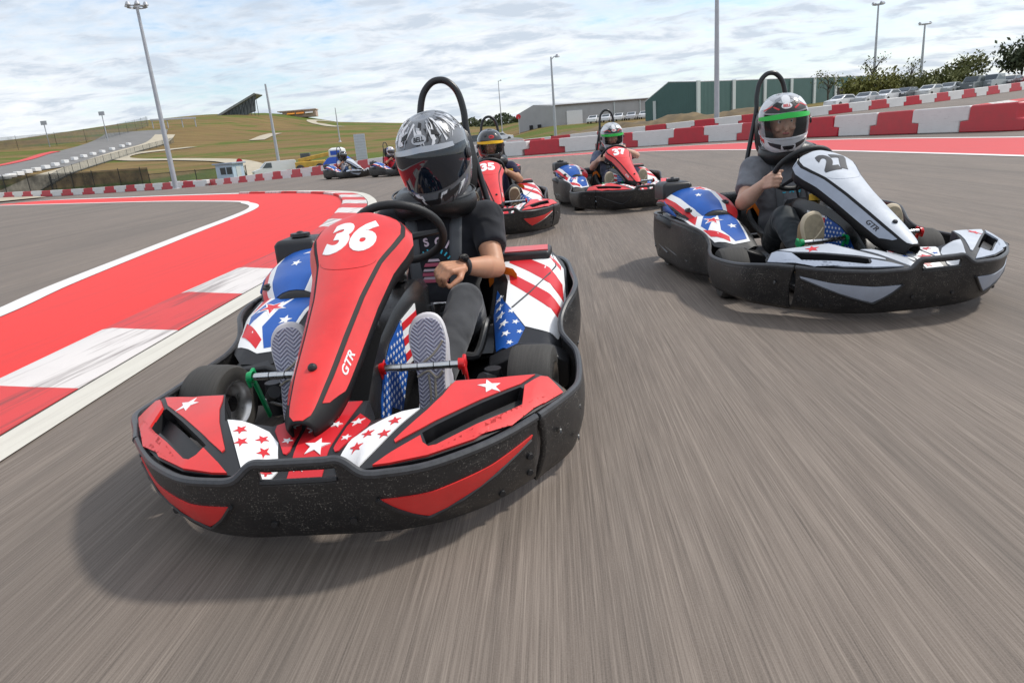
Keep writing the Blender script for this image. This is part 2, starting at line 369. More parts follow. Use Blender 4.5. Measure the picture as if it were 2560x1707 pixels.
# inside of the bend: red apron, white edge line, kerb, concrete gutter
KI = [(-2.42, -4), (-2.42, 0), (-2.40, 3), (-2.38, 4.6), (-2.31, 6), (-2.27, 7.4), (-2.36, 9), (-2.64, 11.2), (-3.14, 14), (-4.0, 16.75), (-5.6, 19.2), (-8.0, 21.7)]
KO = [(-1.97, -4), (-1.97, 0), (-1.97, 3), (-1.94, 4.6), (-1.89, 6), (-1.86, 7.4), (-1.95, 9), (-2.2, 11.3), (-2.72, 14.2), (-3.62, 17.05), (-5.26, 19.55), (-7.68, 22.1)]
GO = offs(KO, -.18)
LI = [(-3.2, -4), (-3.35, 0), (-3.5, 3), (-3.64, 4.84), (-3.88, 6.1), (-4.14, 8.05), (-4.41, 10.2), (-4.65, 12.3), (-4.92, 14.1), (-5.28, 15.35), (-5.85, 16.5), (-6.6, 17.7)]
OUTL = [(-8.0, 21.7), (-11.7, 24.9), (-16.7, 28.9), (-26, 37), (-40, 49)]; INL = [(-6.6, 17.7), (-10, 21.1), (-14.2, 24.6), (-22, 31), (-35, 42)]
tag(ribbon('red_apron', [(p[0]-.003, p[1]) for p in KI], LI, .004, P_RED, 8), kind='structure')
tag(ribbon('red_apron_strip', OUTL, INL, .004, P_RED), kind='structure')
tag(ribbon('white_edge_line', LI + INL[1:], offs(LI + INL[1:], .20), .008, P_WHT, 8), kind='structure')
tag(ribbon('white_outer_line', OUTL, offs(OUTL, -.28), .008, P_WHT, 8), kind='structure')
tag(ribbon('concrete_gutter', offs(KO, -.014), GO, .006, CONC, 8), kind='structure')
tag(ribbon('kerb_gap', offs(KO, .006), offs(KO, -.02), .0045, mat('dark_joint', (.03, .027, .024), .9), 8), kind='structure')
kerb = empty('kerb', (-2.2, 3, 0)); tag(kerb, kind='structure'); kerb['label'] = 'red and white painted kerb round the inside of the bend'
ki = spline([(*p, 0) for p in KI], 90); ko = spline([(*p, 0) for p in KO], 90)
acc = .06; cur = []; bounds = []; target = .98
for i in range(len(ki)-1):
    cur.append(i); acc += ((ki[i+1]+ko[i+1])/2-(ki[i]+ko[i])/2).length
    if acc > target or i == len(ki)-2: bounds.append(cur+[i+1]); cur = []; acc = 0
for n_, seg in enumerate(bounds):
    mb = MB(); rings = []
    for i in (seg if len(seg) < 8 else seg[:-1:6]+[seg[-1]]):
        a, c_ = ki[i], ko[i]; rings.append([(a.x, a.y, .0), (a.x, a.y, .05), (a.x*.86+c_.x*.14, a.y*.86+c_.y*.14, .055), (a.x*.5+c_.x*.5, a.y*.5+c_.y*.5, .034), (c_.x, c_.y, .008), (c_.x, c_.y, .0)])
    mb.loft(rings, True, True); o = mb.build('kerb_segment', K_WHT if n_ % 2 else K_RED, None); o.parent = kerb; o.matrix_parent_inverse = Matrix.Translation((2.2, -3, 0))
# outer edge of the track: faded red band between white lines
BO = [(12.2, 6), (12.1, 12), (12, 16), (11.8, 22), (11.0, 26.5), (9.2, 30.5), (6, 33.6), (1, 35.6), (-3.5, 41), (-9.2, 50), (-17, 61), (-30, 76)]
BI = [(8.3, 4), (8.4, 9), (8.45, 14), (8.3, 19), (7.6, 24), (6.3, 28.2), (4, 31.6), (.3, 34.3), (-4.1, 40.4), (-9.8, 49.5), (-17.7, 60.5), (-30.7, 75.5)]
tag(ribbon('red_outer_band', BI, BO, .004, P_FADE, 8, n=6), kind='structure')
tag(ribbon('white_band_line', offs(BI, .0), offs(BI, .22), .008, P_WHT, 8), kind='structure')
tag(ribbon('white_band_line', BO[:8], offs(BO[:8], -.25), .008, P_WHT, 8), kind='structure')
R2 = [(-2, 50), (6, 48.5), (14, 46.5), (24, 46), (36, 49), (60, 58)]
tag(ribbon('red_outer_band', R2, offs(R2, 1.0), .006, P_FADE, 6), kind='structure')
KR = spline([(*p, 0) for p in offs(R2, 1.3)], 10); kb = empty('kerb', (20, 47, T(20, 47))); tag(kb, kind='structure')
for i in range(0, len(KR)-1):
    a, c_ = KR[i], KR[i+1]; nn = Vector((-(c_-a).y, (c_-a).x, 0)).normalized()*.7; mb = MB(); za, zb = T(a.x, a.y), T(c_.x, c_.y)
    mb.loft([[(a.x, a.y, za-.1), (a.x, a.y, za+.02), (a.x+nn.x, a.y+nn.y, za+.15), (a.x+nn.x, a.y+nn.y, za-.1)], [(c_.x, c_.y, zb-.1), (c_.x, c_.y, zb+.02), (c_.x+nn.x, c_.y+nn.y, zb+.15), (c_.x+nn.x, c_.y+nn.y, zb-.1)]])
    o = mb.build('kerb_segment', K_RED if i % 2 else K_WHT); o.parent = kb; o.matrix_parent_inverse = Matrix.Translation((-20, -47, -T(20, 47)))

# ------------------------------------------------------------------ plastic barrier blocks
B_RED = mat('red_barrier_plastic', (.46, .006, .022), .42, var=.10, vscale=2.5); B_WHT = mat('white_barrier_plastic', (.68, .67, .66), .45, var=.06, vscale=1.5)
PAIR = 4.0; HB = .76; DB = .52
for mm in (B_RED, B_WHT):
    t = mm.node_tree; b = t.nodes['Principled BSDF']; co = t.nodes.new('ShaderNodeTexCoord').outputs['Object']; oi = t.nodes.new('ShaderNodeObjectInfo'); old = b.inputs['Base Color'].links[0].from_socket
    sc = NOISE(t, mapping(t, co, (1.2, 1, 9)), 3, 4, .7); c = MIX(t, MATH(t, 'MULTIPLY', oi.outputs['Random'], .12 if mm is B_RED else .2), old, (.62, .28, .26) if mm is B_RED else (.50, .46, .42)); c = MIX(t, RAMP(t, sc, [(.58, 0.), (.70, .25)]), c, (.10, .07, .065)); t.links.new(c, b.inputs['Base Color'])
def block_mesh(name, base, top):
    h = HB; zs = h*.42; e = .012; b_, tp = base/2-e, top/2-e
    prof = [(-b_, 0), (b_, 0), (b_, zs), (tp, zs+.02), (tp, h-.05), (tp-.04, h), (-tp+.04, h), (-tp, h-.05), (-tp, zs+.02), (-b_, zs)]
    mb = MB(); v = []; n = len(prof)
    for y, k in ((-DB/2, 1.), (DB/2, 1.)): v += [(x, y*(1-.18*ss(0, h, z)), z) for x, z in prof]
    f = [tuple(range(n))[::-1], tuple(range(n, 2*n))] + [(i, (i+1) % n, n+(i+1) % n, n+i) for i in range(n)]
    return mb.add(v, f).mesh(name, 30)
MR = block_mesh('barrier_block', 2.3, 1.68); MW = block_mesh('barrier_block', PAIR-2.3, PAIR-1.68)
ORD = 'first second third fourth fifth sixth seventh eighth ninth tenth eleventh twelfth thirteenth fourteenth fifteenth sixteenth seventeenth eighteenth nineteenth twentieth'.split()
ORD += ['twenty-'+w for w in ORD[:9]]+['thirtieth']+['thirty-'+w for w in ORD[:9]]
def in_frame(p):
    d = Vector(p)-Vector((0, 0, HC)); z = d.dot(fw); return z > 0 and abs(d.dot(r2)/z) < .80 and abs(d.dot(u2)/z) < .56
def row(path, where, grp, start=0., k=1.):
    P = spline([(*p, 0) for p in path], 30); L = [0]
    for i in range(len(P)-1): L.append(L[-1]+(P[i+1]-P[i]).length)
    def at(s):
        for i in range(len(P)-1):
            if L[i+1] >= s: q = (s-L[i])/(L[i+1]-L[i]); return P[i].lerp(P[i+1], q)
        return P[-1]
    s = start; red = True; cnt = [0, 0]
    while s < L[-1]-1.5:
        a = at(max(s-.5, 0)); c_ = at(s+.5); p = at(s); d = c_-a; z = T(p.x, p.y)
        if in_frame((p.x, p.y, z+.5)):
            o = ob('barrier_block', MR if red else MW, B_RED if red else B_WHT)
            bv = o.modifiers.new('bevel', 'BEVEL'); bv.width = .03; bv.segments = 2; bv.limit_method = 'ANGLE'
            o.location = (p.x, p.y, z+.003); o.rotation_euler = (0, math.atan2(T(a.x, a.y)-T(c_.x, c_.y), d.length), math.atan2(d.y, d.x)+random.uniform(-.022, .022)); o.scale = (k, k*random.uniform(.98, 1.02), k)
            cn = 'red' if red else 'white'; tag(o, '%s %s plastic block from %s' % (ORD[min(cnt[red], len(ORD)-1)], cn, where), 'barrier', cn+' '+grp); cnt[red] += 1
        s += PAIR/2*k; red = not red
row([(14.9, 12), (14.8, 17), (14.35, 21), (13.2, 27.5), (11.3, 33.2), (8, 36.8), (3.3, 38.8), (1, 40), (-4.5, 47), (-11.5, 56), (-21, 67), (-34, 81), (-40, 86)], 'the right in the nearest outer barrier row', 'blocks of the nearest outer barrier row', .3)
row([(-6, 64), (2, 62.3), (10, 60.3), (18, 59.3), (34, 62), (56, 73), (80, 88)], 'the left in the barrier row before the parked cars', 'blocks of the farther right barrier row')
row([(3, 54), (-6, 62), (-16, 74), (-30, 90)], 'the right in the row behind the leftmost karts', 'blocks of the second barrier row left of centre')
row([(-105, 106), (-75, 99.5), (-58, 92.5), (-45, 86.5), (-37, 81), (-31, 77.5)], 'the left in the row before the dark fence', 'blocks of the far left barrier row', 0, 1.)

# ------------------------------------------------------------------ hillside: roads, paths, fences
GRAV = mat('pale_gravel', (.42, .37, .28), .95, var=.15, vscale=.5); FARASPH = mat('far_asphalt', (.17, .165, .16), .9, var=.12, vscale=.2); FENCE = mat('dark_fence_cloth', (.035, .04, .038), .8, var=.3, vscale=.3)
PAINTW = mat('white_wall_paint', (.70, .70, .70), .6, var=.06)
def path(name, P, w, off, m, k=8): return tag(ribbon(name, offs(P, w/2), offs(P, -w/2), off, m, k, n=3), kind='structure')
path('footpath', [(-90, 214), (-95, 203), (-97.5, 192), (-94, 180), (-84, 168), (-68, 155.5), (-52, 137), (-40, 117), (-33, 100), (-31, 94)], 4.2, .12, GRAV)
path('footpath', [(-78, 236), (-80, 247), (-83, 264), (-84, 278)], 5, .15, GRAV)
path('footpath', [(-70, 330), (-77, 341), (-88, 368), (-97, 388), (-100, 405), (-95, 420)], 5, .15, GRAV)
path('service_road', [(-60, 88), (-66, 95), (-74, 112), (-84, 137), (-95, 169), (-103, 200), (-108, 230), (-118, 260)], 6.5, .15, GRAV)
path('far_asphalt_road', [(-128, 120), (-110, 141), (-106, 158), (-109, 180), (-113, 203), (-117, 226), (-125, 250), (-135, 275)], 21, .1, FARASPH)
path('far_red_kerb', [(-134, 130), (-120, 150), (-117, 165), (-119, 182), (-123, 196), (-124, 204)], 2.6, .2, P_FADE)
def fence(P, h, step, m, label, name='fence', rail=True, zoff=0.):
    root = empty(name, (*P[0], T(*P[0]))); Q = spline([(*p, 0) for p in P], 12); o0 = Vector(root.location); mb = MB()
    mb.grid(lambda i, q: Vector((Q[i].x, Q[i].y, T(Q[i].x, Q[i].y)+zoff+h*q))-o0, range(len(Q)), [0.04, .5, .97]); mb.build('panel', m, root)
    acc = 1e9
    for i in range(len(Q)):
        if i: acc += (Q[i]-Q[i-1]).length
        if acc >= step: acc = 0; p = Vector((Q[i].x, Q[i].y, T(Q[i].x, Q[i].y)+zoff))-o0; MB().tube([p+Vector((0, -.05, -.3)), p+Vector((0, -.05, h*1.08))], .05, 6).build('post', TUBEK, root)
    if rail: MB().tube([Vector((q.x, q.y-.03, T(q.x, q.y)+zoff+h))-o0 for q in Q], .04, 5).build('rail', TUBEK, root)
    return tag(root, label, 'fence')
def mesh_cloth(name, col, dens):
    m, t, b, tcn = custom(name, .9, .2); b.inputs['Base Color'].default_value = (*col, 1); n = NOISE(t, tcn.outputs['Object'], .6, 3)
    t.links.new(RAMP(t, n, [(.3, dens-.12), (.7, dens+.12)]), b.inputs['Alpha']); return m
SCRIM = mesh_cloth('black_fence_scrim', (.03, .032, .03), .8); CHAIN = mesh_cloth('chain_link', (.11, .125, .125), .42)
fence([(-120, 111), (-95, 107), (-74, 103.5), (-56, 95.5), (-44, 90)], 2.6, 4, SCRIM, 'dark brown mesh fence behind the far left barrier row')
fence([(-44, 90), (-38, 88.5), (-31, 88)], 1.8, 3, CHAIN, 'low grey wire fence leading to the small blue hut')
fence([(-62, 100), (-70, 112), (-80, 137), (-91, 169), (-98.5, 200), (-103, 232)], 1.6, 6, CHAIN, 'wire fence between the hillside race track and its gravel road')
fence([(-210, 190), (-165, 214), (-140, 222), (-131, 240), (-136, 275), (-142, 300)], 3.6, 9, CHAIN, 'tall safety fence along the top of the far left ridge', zoff=.3)
for i in range(15):
    q = i/14; P_ = spline([(-90, 131, 0), (-94, 143, 0), (-98.5, 159, 0), (-105, 181, 0), (-108.5, 200, 0), (-112.5, 222, 0)], 14); p = P_[int(q*(len(P_)-1))]
    o = MB().box((0, 0, .4), (.8, 3.4, .8)).build('concrete_block', PAINTW, bevel=.1); o.location = (p.x, p.y, T(p.x, p.y)); o.rotation_euler.z = R(15)
    tag(o, ORD[i]+' white block from the left beside the hillside race track', 'barrier', 'white blocks beside the hillside race track')

# ------------------------------------------------------------------ poles
GALV = mat('galvanised_steel', (.42, .43, .46), .5, .35, var=.1, vscale=1.5); LAMPG = mat('lamp_glass', (.75, .78, .8), .15)
def light_pole(x, y, h, r, heads, label):
    z = T(x, y); o = empty('light_pole', (x, y, z)); tag(o, label, 'light pole', 'lighting poles around the circuit')
    MB().tube([(0, 0, -.2), (0, 0, h*.35), (0, 0, h*.7), (0, 0, h)], [r, r*.85, r*.68, r*.5], 12).build('shaft', GALV, o)
    MB().lathe([(0, .25), (r*1.3, .25), (r*2.1, .05), (r*2.1, -.1)], 12, axis=(0, 0, 1)).build('base_flange', GALV, o)
    if heads > 1: MB().tube([(.9*math.cos(a*.524), .9*math.sin(a*.524), h-.1) for a in range(12)], .06, 6, True).build('lamp_ring', GALV, o); MB().box((0, 0, h-.1), (1.8, .07, .07)).box((0, 0, h-.1), (.07, 1.8, .07)).build('bracket', GALV, o)
    for i in range(heads):
        a = 2*math.pi*i/max(heads, 1); c_ = Vector((.9*math.cos(a), .9*math.sin(a), h+.08)) if heads > 1 else Vector((.7, 0, h))
        hd = MB().lathe([(0, .22), (.14, .2), (.25, .0), (.28, -.1)], 12, c_, (0, 0, 1)).build('lamp_head', GALV, o); MB().lathe([(.27, -.09), (0, -.13)], 12, c_, (0, 0, 1)).build('lens', LAMPG, hd)
    if heads == 1: MB().tube([(0, 0, h-.3), (.35, 0, h), (.75, 0, h+.05)], .05, 6).build('arm', GALV, o)
    return o
light_pole(-33.9, 74.5, 17.8, .27, 6, 'tall grey light pole with a ring of lamps leaning at far left')
light_pole(-30.2, 99, 11.8, .24, 0, 'plain grey pole beside the white van')
light_pole(6.86, 80, 8.8, .17, 1, 'slim grey light pole in front of the grey warehouse')
light_pole(20.0, 64, 17, .24, 4, 'tall grey light pole in front of the green warehouse')
light_pole(66.4, 125, 14.8, .26, 4, 'light pole with lamps rising right of the green warehouse')
light_pole(74.6, 125, 10.9, .26, 2, 'light pole standing behind the parked cars, rightmost of all')
light_pole(-43.1, 200, 9, .2, 0, 'thin pale pole on the brown hillside')
light_pole(2.2, 190, 13, .16, 1, 'thin far street light left of the grey warehouse')

# ------------------------------------------------------------------ warehouses
def corr(name, col, sc):
    m, t, b, tcn = custom(name, .55, .4); co = tcn.outputs['Object']; w = t.nodes.new('ShaderNodeTexWave'); w.inputs['Scale'].default_value = sc; t.links.new(mapping(t, co, (1, 1, .0001)), w.inputs['Vector'])
    c = MIX(t, NOISE(t, co, .5, 4), tuple(q*.82 for q in col), tuple(q*1.15 for q in col)); t.links.new(c, b.inputs['Base Color']); bumpn(t, b, w.outputs[0], .6, .05); return m
GRN = corr('green_sheet_cladding', (.062, .125, .118), 1.2); GRY = corr('grey_sheet_cladding', (.37, .37, .375), 1.2); ROOF = mat('pale_roof_sheet', (.62, .63, .65), .5, var=.06); DARKIN = mat('dark_interior', (.02, .02, .021), .9); TRIM = mat('pale_trim', (.50, .54, .54), .5)
def wall(mb, P, z0, zt):
    mb.add([(*P[0], z0), (*P[1], z0), (*P[1], zt[1]), (*P[0], zt[0])], [(0, 1, 2, 3)])
g0, gr_, g1, g2 = Vector((23.8, 112)), Vector((27.0, 110)), Vector((30.6, 107)), Vector((74, 141))
zb = 1.2; bk = Vector((-.64, .77))*26
wh = empty('green_warehouse', (30.6, 107, zb)); o0 = Vector((30.6, 107, zb))
def part(name, m, fn, par, o0=o0, **k):
    mb = MB(); fn(mb); mb.v = [tuple(Vector(p)-o0) for p in mb.v]; return mb.build(name, m, par, **k)
def bld(mb):
    a = [(*g0, zb), (*g1, zb), (*g1, 6.75), (*gr_, 7.2), (*g0, 4.75)]; s = [Vector((p[0]+bk.x, p[1]+bk.y, p[2])) for p in a]
    e = g2-g1; far = [Vector((p[0]+e.x, p[1]+e.y, p[2]+.25)) for p in a]
    mb.add(a+far, [(0, 1, 2, 3, 4), (5, 6, 7, 8, 9), (1, 6, 7, 2), (0, 5, 9, 4)])
part('wall', GRN, bld, wh)
def roofp(mb):
    e = g2-g1
    for (p, za), (q, zq) in (((g1, 6.75), (gr_, 7.2)), ((gr_, 7.2), (g0, 4.75))):
        mb.add([(*p, za+.03), (*q, zq+.03), (q.x+e.x, q.y+e.y, zq+.28), (p.x+e.x, p.y+e.y, za+.28), (*p, za+.14), (*q, zq+.14), (q.x+e.x, q.y+e.y, zq+.39), (p.x+e.x, p.y+e.y, za+.39)], [(0, 1, 2, 3), (4, 5, 6, 7), (0, 4, 5, 1), (1, 5, 6, 2), (2, 6, 7, 3), (3, 7, 4, 0)])
part('roof', ROOF, roofp, wh)
e = (g2-g1); en = Vector((e.y, -e.x)).normalized()
for q in (0.0, .165, .325, .475, .615, .755, .88, 1.):
    p = g1+e*q; part('pilaster', TRIM, lambda mb: mb.box((p.x+en.x*.12, p.y+en.y*.12, (zb+6.9)/2+.1), (.75, .22, 6.6-zb+1.0 if False else 5.6), (0, 0, math.atan2(e.y, e.x))), wh)
for q0, q1 in ((.77, .868), (.892, .985)):
    p = g1+e*(q0+q1)/2; L_ = e.length*(q1-q0); d_ = part('door_opening', DARKIN, lambda mb: mb.box((p.x+en.x*.05, p.y+en.y*.05, 3.0), (L_, .12, 4.2), (0, 0, math.atan2(e.y, e.x))), wh); part('lintel', TRIM, lambda mb: mb.box((p.x+en.x*.13, p.y+en.y*.13, 5.18), (L_, .2, .16), (0, 0, math.atan2(e.y, e.x))), wh)
f_ = g1-g0; p = g0+f_*.18; part('downpipe', TRIM, lambda mb: mb.box((p.x, p.y-.1, 3.2), (.45, .14, 3.1), (0, 0, math.atan2(f_.y, f_.x))), wh)
tag(wh, 'long dark green warehouse with pale vertical strips and open bays', 'warehouse')
h0, h1, h2 = Vector((5.4, 150)), Vector((12.2, 145)), Vector((38, 152)); zb = 1.2
gw = empty('grey_warehouse', (12.2, 145, zb)); o1 = Vector((12.2, 145, zb)); e2 = h2-h1
def bld2(mb):
    hm = h0.lerp(h1, .45); a = [(*h0, zb), (*h1, zb), (*h1, 6.75), (*hm, 7.25), (*h0, 5.9)]; far = [Vector((p[0]+e2.x, p[1]+e2.y, p[2]-.15)) for p in a]
    mb.add(a+far, [(0, 1, 2, 3, 4), (5, 6, 7, 8, 9), (1, 6, 7, 2), (0, 5, 9, 4), (2, 7, 8, 3), (3, 8, 9, 4)])
part('wall', GRY, bld2, gw, o1)
n2_ = Vector((e2.y, -e2.x)).normalized(); ang = math.atan2(e2.y, e2.x)
part('gutter', mat('brown_trim', (.13, .10, .085), .6), lambda mb: mb.box(((h1+e2/2).x+n2_.x*.15, (h1+e2/2).y+n2_.y*.15, 6.7), (e2.length, .3, .22), (0, 0, ang)), gw, o1)
p = h1+e2*.17; part('roller_door', PAINTW, lambda mb: mb.box((p.x+n2_.x*.1, p.y+n2_.y*.1, 3.35), (3.4, .2, 4.3), (0, 0, ang)), gw, o1)
for q in (.5, .72): p = h1+e2*q; part('downpipe', TRIM, lambda mb: mb.box((p.x+n2_.x*.12, p.y+n2_.y*.12, 3.9), (.22, .16, 5.4), (0, 0, ang)), gw, o1)
for q in (.36, .6): p = h0.lerp(h1, q); part('window', DARKIN, lambda mb: mb.box((p.x-.12, p.y-.16, 2.9), (.8, .12, .9), (0, 0, math.atan2((h1-h0).y, (h1-h0).x))), gw, o1)
tag(gw, 'light grey warehouse with a white roller door', 'warehouse')
# dirt bank in front of the warehouses
DIRT = mat('brown_dirt', (.135, .095, .046), .95, var=.45, vscale=.35, bump=.6, bscale=2)
def bank(i, j):
    x = 8+i*.8; q = j/10; y = lerp(x, [8, 20, 34, 60, 90], [88, 80, 73, 78, 94])+q*16; hh = math.sin(math.pi*q)**.8*(lerp(x, [8, 12, 22, 30, 38, 75], [.0, .6, 1.1, .9, .1, -.6])+.22*math.sin(x*.9)+.14*math.sin(x*2.3+q*5)+.1*math.sin(x*4.1-q*7))
    return (x, y, T(x, y)-.06+max(0, hh)-(.15 if j in (0, 10) else 0))
tag(MB().grid(bank, range(0, 92), range(11)).build('dirt_bank', DIRT, sharp=180), kind='structure')
path('far_service_road', [(-5, 66), (-3, 85), (0, 110), (-2, 140), (-6, 170)], 9, .06, FARASPH)

# ------------------------------------------------------------------ vehicles and small things round the track
GLASSK = mat('dark_car_glass', (.03, .04, .045), .08, spec=.8); TAIL = mat('red_lamp', (.4, .01, .01), .25); HEADL = mat('clear_lamp', (.7, .72, .74), .12)
def wheel_mb(c_, r, w): return MB().lathe([(0, -w/2), (r*.86, -w/2), (r, -w*.38), (r, w*.38), (r*.86, w/2), (0, w/2)], 14, c_)
def car(x, y, rz, col, label, van=False, pick=False, cat='car', s=1.):
    o = empty('van' if van else 'pickup_truck' if pick else 'parked_car', (x, y, T(x, y)-.04), rz); o.scale = (s, s, s); pm = mat('car_paint_%02d%02d%02d' % tuple(int(q*99) for q in col), col, .25, coat=.6)
    if van: lo = [(-2.7, .95), (-2.72, 1.9), (-2.5, 2.05), (.9, 2.02), (1.7, 1.25), (2.55, 1.02), (2.68, .5)]; roofz = 2.05; wy = .98
    elif pick: lo = [(-2.75, .6), (-2.75, 1.05), (-.9, 1.08), (-.85, 1.85), (.55, 1.86), (1.25, 1.2), (2.6, 1.08), (2.75, .6)]; wy = .98
    else: lo = [(-2.25, .5), (-2.28, .95), (-1.75, 1.0), (-1.15, 1.42), (.25, 1.45), (1.05, 1.0), (2.15, .82), (2.25, .45)]; wy = .9
    rings = []
    for yq, ins in ((-wy, .10), (-wy*.98, 0), (0, -.02), (wy*.98, 0), (wy, .10)):
        rings.append([(px_, yq*(1-.14*ss(.9, 1.5, pz) if not van else 1-.05*ss(.9, 2, pz)), pz-ins*.1) for px_, pz in lo]+[(lo[-1][0], yq, .3), (lo[0][0], yq, .3)])
    MB().loft(rings).build('body', pm, o, bevel=.05)
    k = 1-.14*.9 if not van else .955
    def glass(nm, poly, side):
        yy = side*wy*k*1.0+side*.012; MB().add([(a, side*wy*(1-(.14 if not van else .05)*ss(.9, 1.5 if not van else 2, z))+side*.012, z) for a, z in poly], [tuple(range(len(poly)))]).build('side_window', GLASSK, o)
    for sd in (-1, 1):
        if van: glass('w', [(.35, 1.25), (1.55, 1.28), (.95, 1.88), (.35, 1.88)], sd)
        elif pick: glass('w', [(-.75, 1.15), (1.1, 1.2), (.5, 1.75), (-.75, 1.75)], sd)
        else: glass('w', [(-1.45, 1.02), (.85, 1.02), (.2, 1.37), (-1.0, 1.35)], sd)
        MB().box((lo[-1][0]-.03, sd*wy*.72, .72 if not van else .9), (.12, .34, .16)).build('headlight', HEADL, o, bevel=.03); MB().box((lo[0][0]+.03, sd*wy*.8, .85 if not van else 1.2), (.1, .22, .22)).build('tail_light', TAIL, o)
        for wx in ((-1.35, 1.4) if not van else (-1.6, 1.75)): wheel_mb((wx, sd*(wy-.08), .33), .33, .22).build('wheel', TYRE, o)
    ws = [(.98, 1.06), (.3, 1.40)] if not (van or pick) else [(1.62, 1.36), (.96, 1.97)] if van else [(1.2, 1.26), (.62, 1.8)]
    MB().add([(ws[0][0]+.03, -wy*.8, ws[0][1]), (ws[0][0]+.03, wy*.8, ws[0][1]), (ws[1][0]+.04, wy*.72, ws[1][1]), (ws[1][0]+.04, -wy*.72, ws[1][1])], [(0, 1, 2, 3)]).build('windscreen', GLASSK, o)
    return tag(o, label, cat)
car(-28.8, 92, R(205), (.72, .72, .72), 'white panel van parked beyond the barriers left of centre', van=True, cat='van')
cs = [((.70, .70, .71), 'white'), ((.40, .41, .43), 'silver'), ((.55, .56, .58), 'pale grey'), ((.06, .065, .07), 'black'), ((.60, .61, .60), 'white'), ((.30, .32, .33), 'grey'), ((.07, .085, .085), 'dark green'), ((.22, .25, .26), 'grey green'), ((.05, .05, .055), 'black'), ((.30, .03, .03), 'dark red')]
lab = ['white car parked nearest the green warehouse bays', 'silver car second from the green warehouse bays', 'pale grey car parked third from the green warehouse', 'black low car parked under the yellow green bushes', 'white car parked beside the black low one', 'grey car parked in the middle of the row on the right', 'dark green pickup truck parked in the right-hand row', 'grey green pickup truck parked near the right edge', 'black car parked by the far right trees', 'dark red car at the right end of the row']
for i in range(10):
    x = 41.0+i*2.9; pk = i in (6, 7)
    car(x, lerp(x, [40, 68], [84, 89])+random.uniform(-.6, .6), R(random.uniform(205, 222)), cs[i][0], lab[i], pick=pk, cat='pickup truck' if pk else 'car', s=.94)
for i in range(5):
    car(19.5+i*2.6, 139.5+i*.5, R(250), ((.68, .68, .68), (.62, .62, .64), (.7, .7, .7), (.5, .5, .52), (.66, .66, .66))[i], ['leftmost white car along the wall of the grey warehouse', 'second white car along the wall of the grey warehouse', 'middle white car along the wall of the grey warehouse', 'grey white car fourth along the grey warehouse wall', 'rightmost white car along the wall of the grey warehouse'][i])
car(1.0, 128, R(20), (.62, .63, .65), 'silver car at the left corner of the grey warehouse'); car(-3.2, 126, R(15), (.05, .055, .06), 'black car left of the silver one by the grey warehouse')

HUTB = mat('pale_blue_board', (.42, .52, .62), .6, var=.06); hut = empty('hut', (-32.6, 87, T(-32.6, 87)), R(-20))
MB().box((0, 0, 1.1), (2.5, 2.0, 2.2)).build('wall', HUTB, hut); MB().box((0, 0, 2.3), (3.0, 2.5, .18)).build('roof', mat('blue_grey_roof', (.30, .36, .44), .5), hut, bevel=.03)
for x in (-.2, .75): MB().box((x, -1.02, 1.45), (.75, .06, .8)).build('window', GLASSK, hut)
MB().box((1.27, 0, 1.0), (.05, .8, 1.8)).build('door', TRIM, hut); tag(hut, 'small pale blue hut beyond the barriers left of the white van', 'hut')
BLUEP = mat('blue_vinyl', (.02, .09, .50), .45, var=.1); tw = empty('covered_trailer', (-19.5, 88, T(-19.5, 88)), R(-10))
MB().loft([[(sx*w, sy*d, z) for sx, sy in ((-1, -1), (1, -1), (1, 1), (-1, 1))] for z, w, d in ((.1, 1.9, 1.2), (.9, 1.6, 1.0), (1.5, 1.0, .8))]).build('cover', BLUEP, tw, bevel=.1)
MB().loft([[(sx*w, sy*d, z) for sx, sy in ((-1, -1), (1, -1), (1, 1), (-1, 1))] for z, w, d in ((1.5, .9, .7), (2.4, .85, .7), (2.6, .5, .4))]).build('top_box', PAINTW, tw, bevel=.08)
MB().box((0, -.72, 2.0), (1.2, .05, .5)).build('window', BLUEP, tw); tag(tw, 'bright blue covered booth with a white top beyond the barriers', 'booth')
YEL = mat('yellow_machine_paint', (.62, .38, .06), .5, var=.2, vscale=2); tl = empty('telehandler', (-23.5, 90, T(-23.5, 90)), R(8))
MB().box((0, 0, 1.0), (3.6, 1.7, .9)).build('body', YEL, tl, bevel=.1); MB().box((-.5, .3, 1.9), (1.2, 1.0, 1.1)).build('cab', GLASSK, tl, bevel=.08); MB().box((.8, -.5, 1.9), (4.4, .4, .45), (0, R(-8), 0)).build('boom', YEL, tl, bevel=.05)
for sx in (-1.2, 1.2):
    for sy in (-.9, .9): wheel_mb((sx, sy, .55), .55, .4).build('wheel', TYRE, tl)
MB().box((2.9, -.5, 1.5), (.5, 1.6, .9)).build('bucket', mat('orange_steel', (.5, .16, .03), .6), tl); tag(tl, 'yellow telescopic loader parked right of the white van', 'loader')
sg = empty('sign_board', (-15.8, 84, T(-15.8, 84)), R(6)); MB().box((0, 0, 2.2), (1.3, .12, 3.0)).build('board', mat('pale_grey_board', (.50, .53, .58), .6, var=.08), sg)
for sx in (-.5, .5): MB().tube([(sx, .08, -.2), (sx, .08, 3.6)], .05, 6).build('leg', GALV, sg)
for i in range(9): MB().box((0, -.075, .9+i*.32), (1.2, .03, .03)).build('slat', GALV, sg)
tag(sg, 'tall pale grey sign board behind the leftmost karts', 'sign')
db = empty('dirt_pile', (-18.2, 92, T(-18.2, 92))); MB().sphere((0, 0, 0), (2.2, 1.5, 1.3), 14, 8).build('heap', DIRT, db); tag(db, 'brown heap of earth beyond the barriers beside the sign board', 'heap')
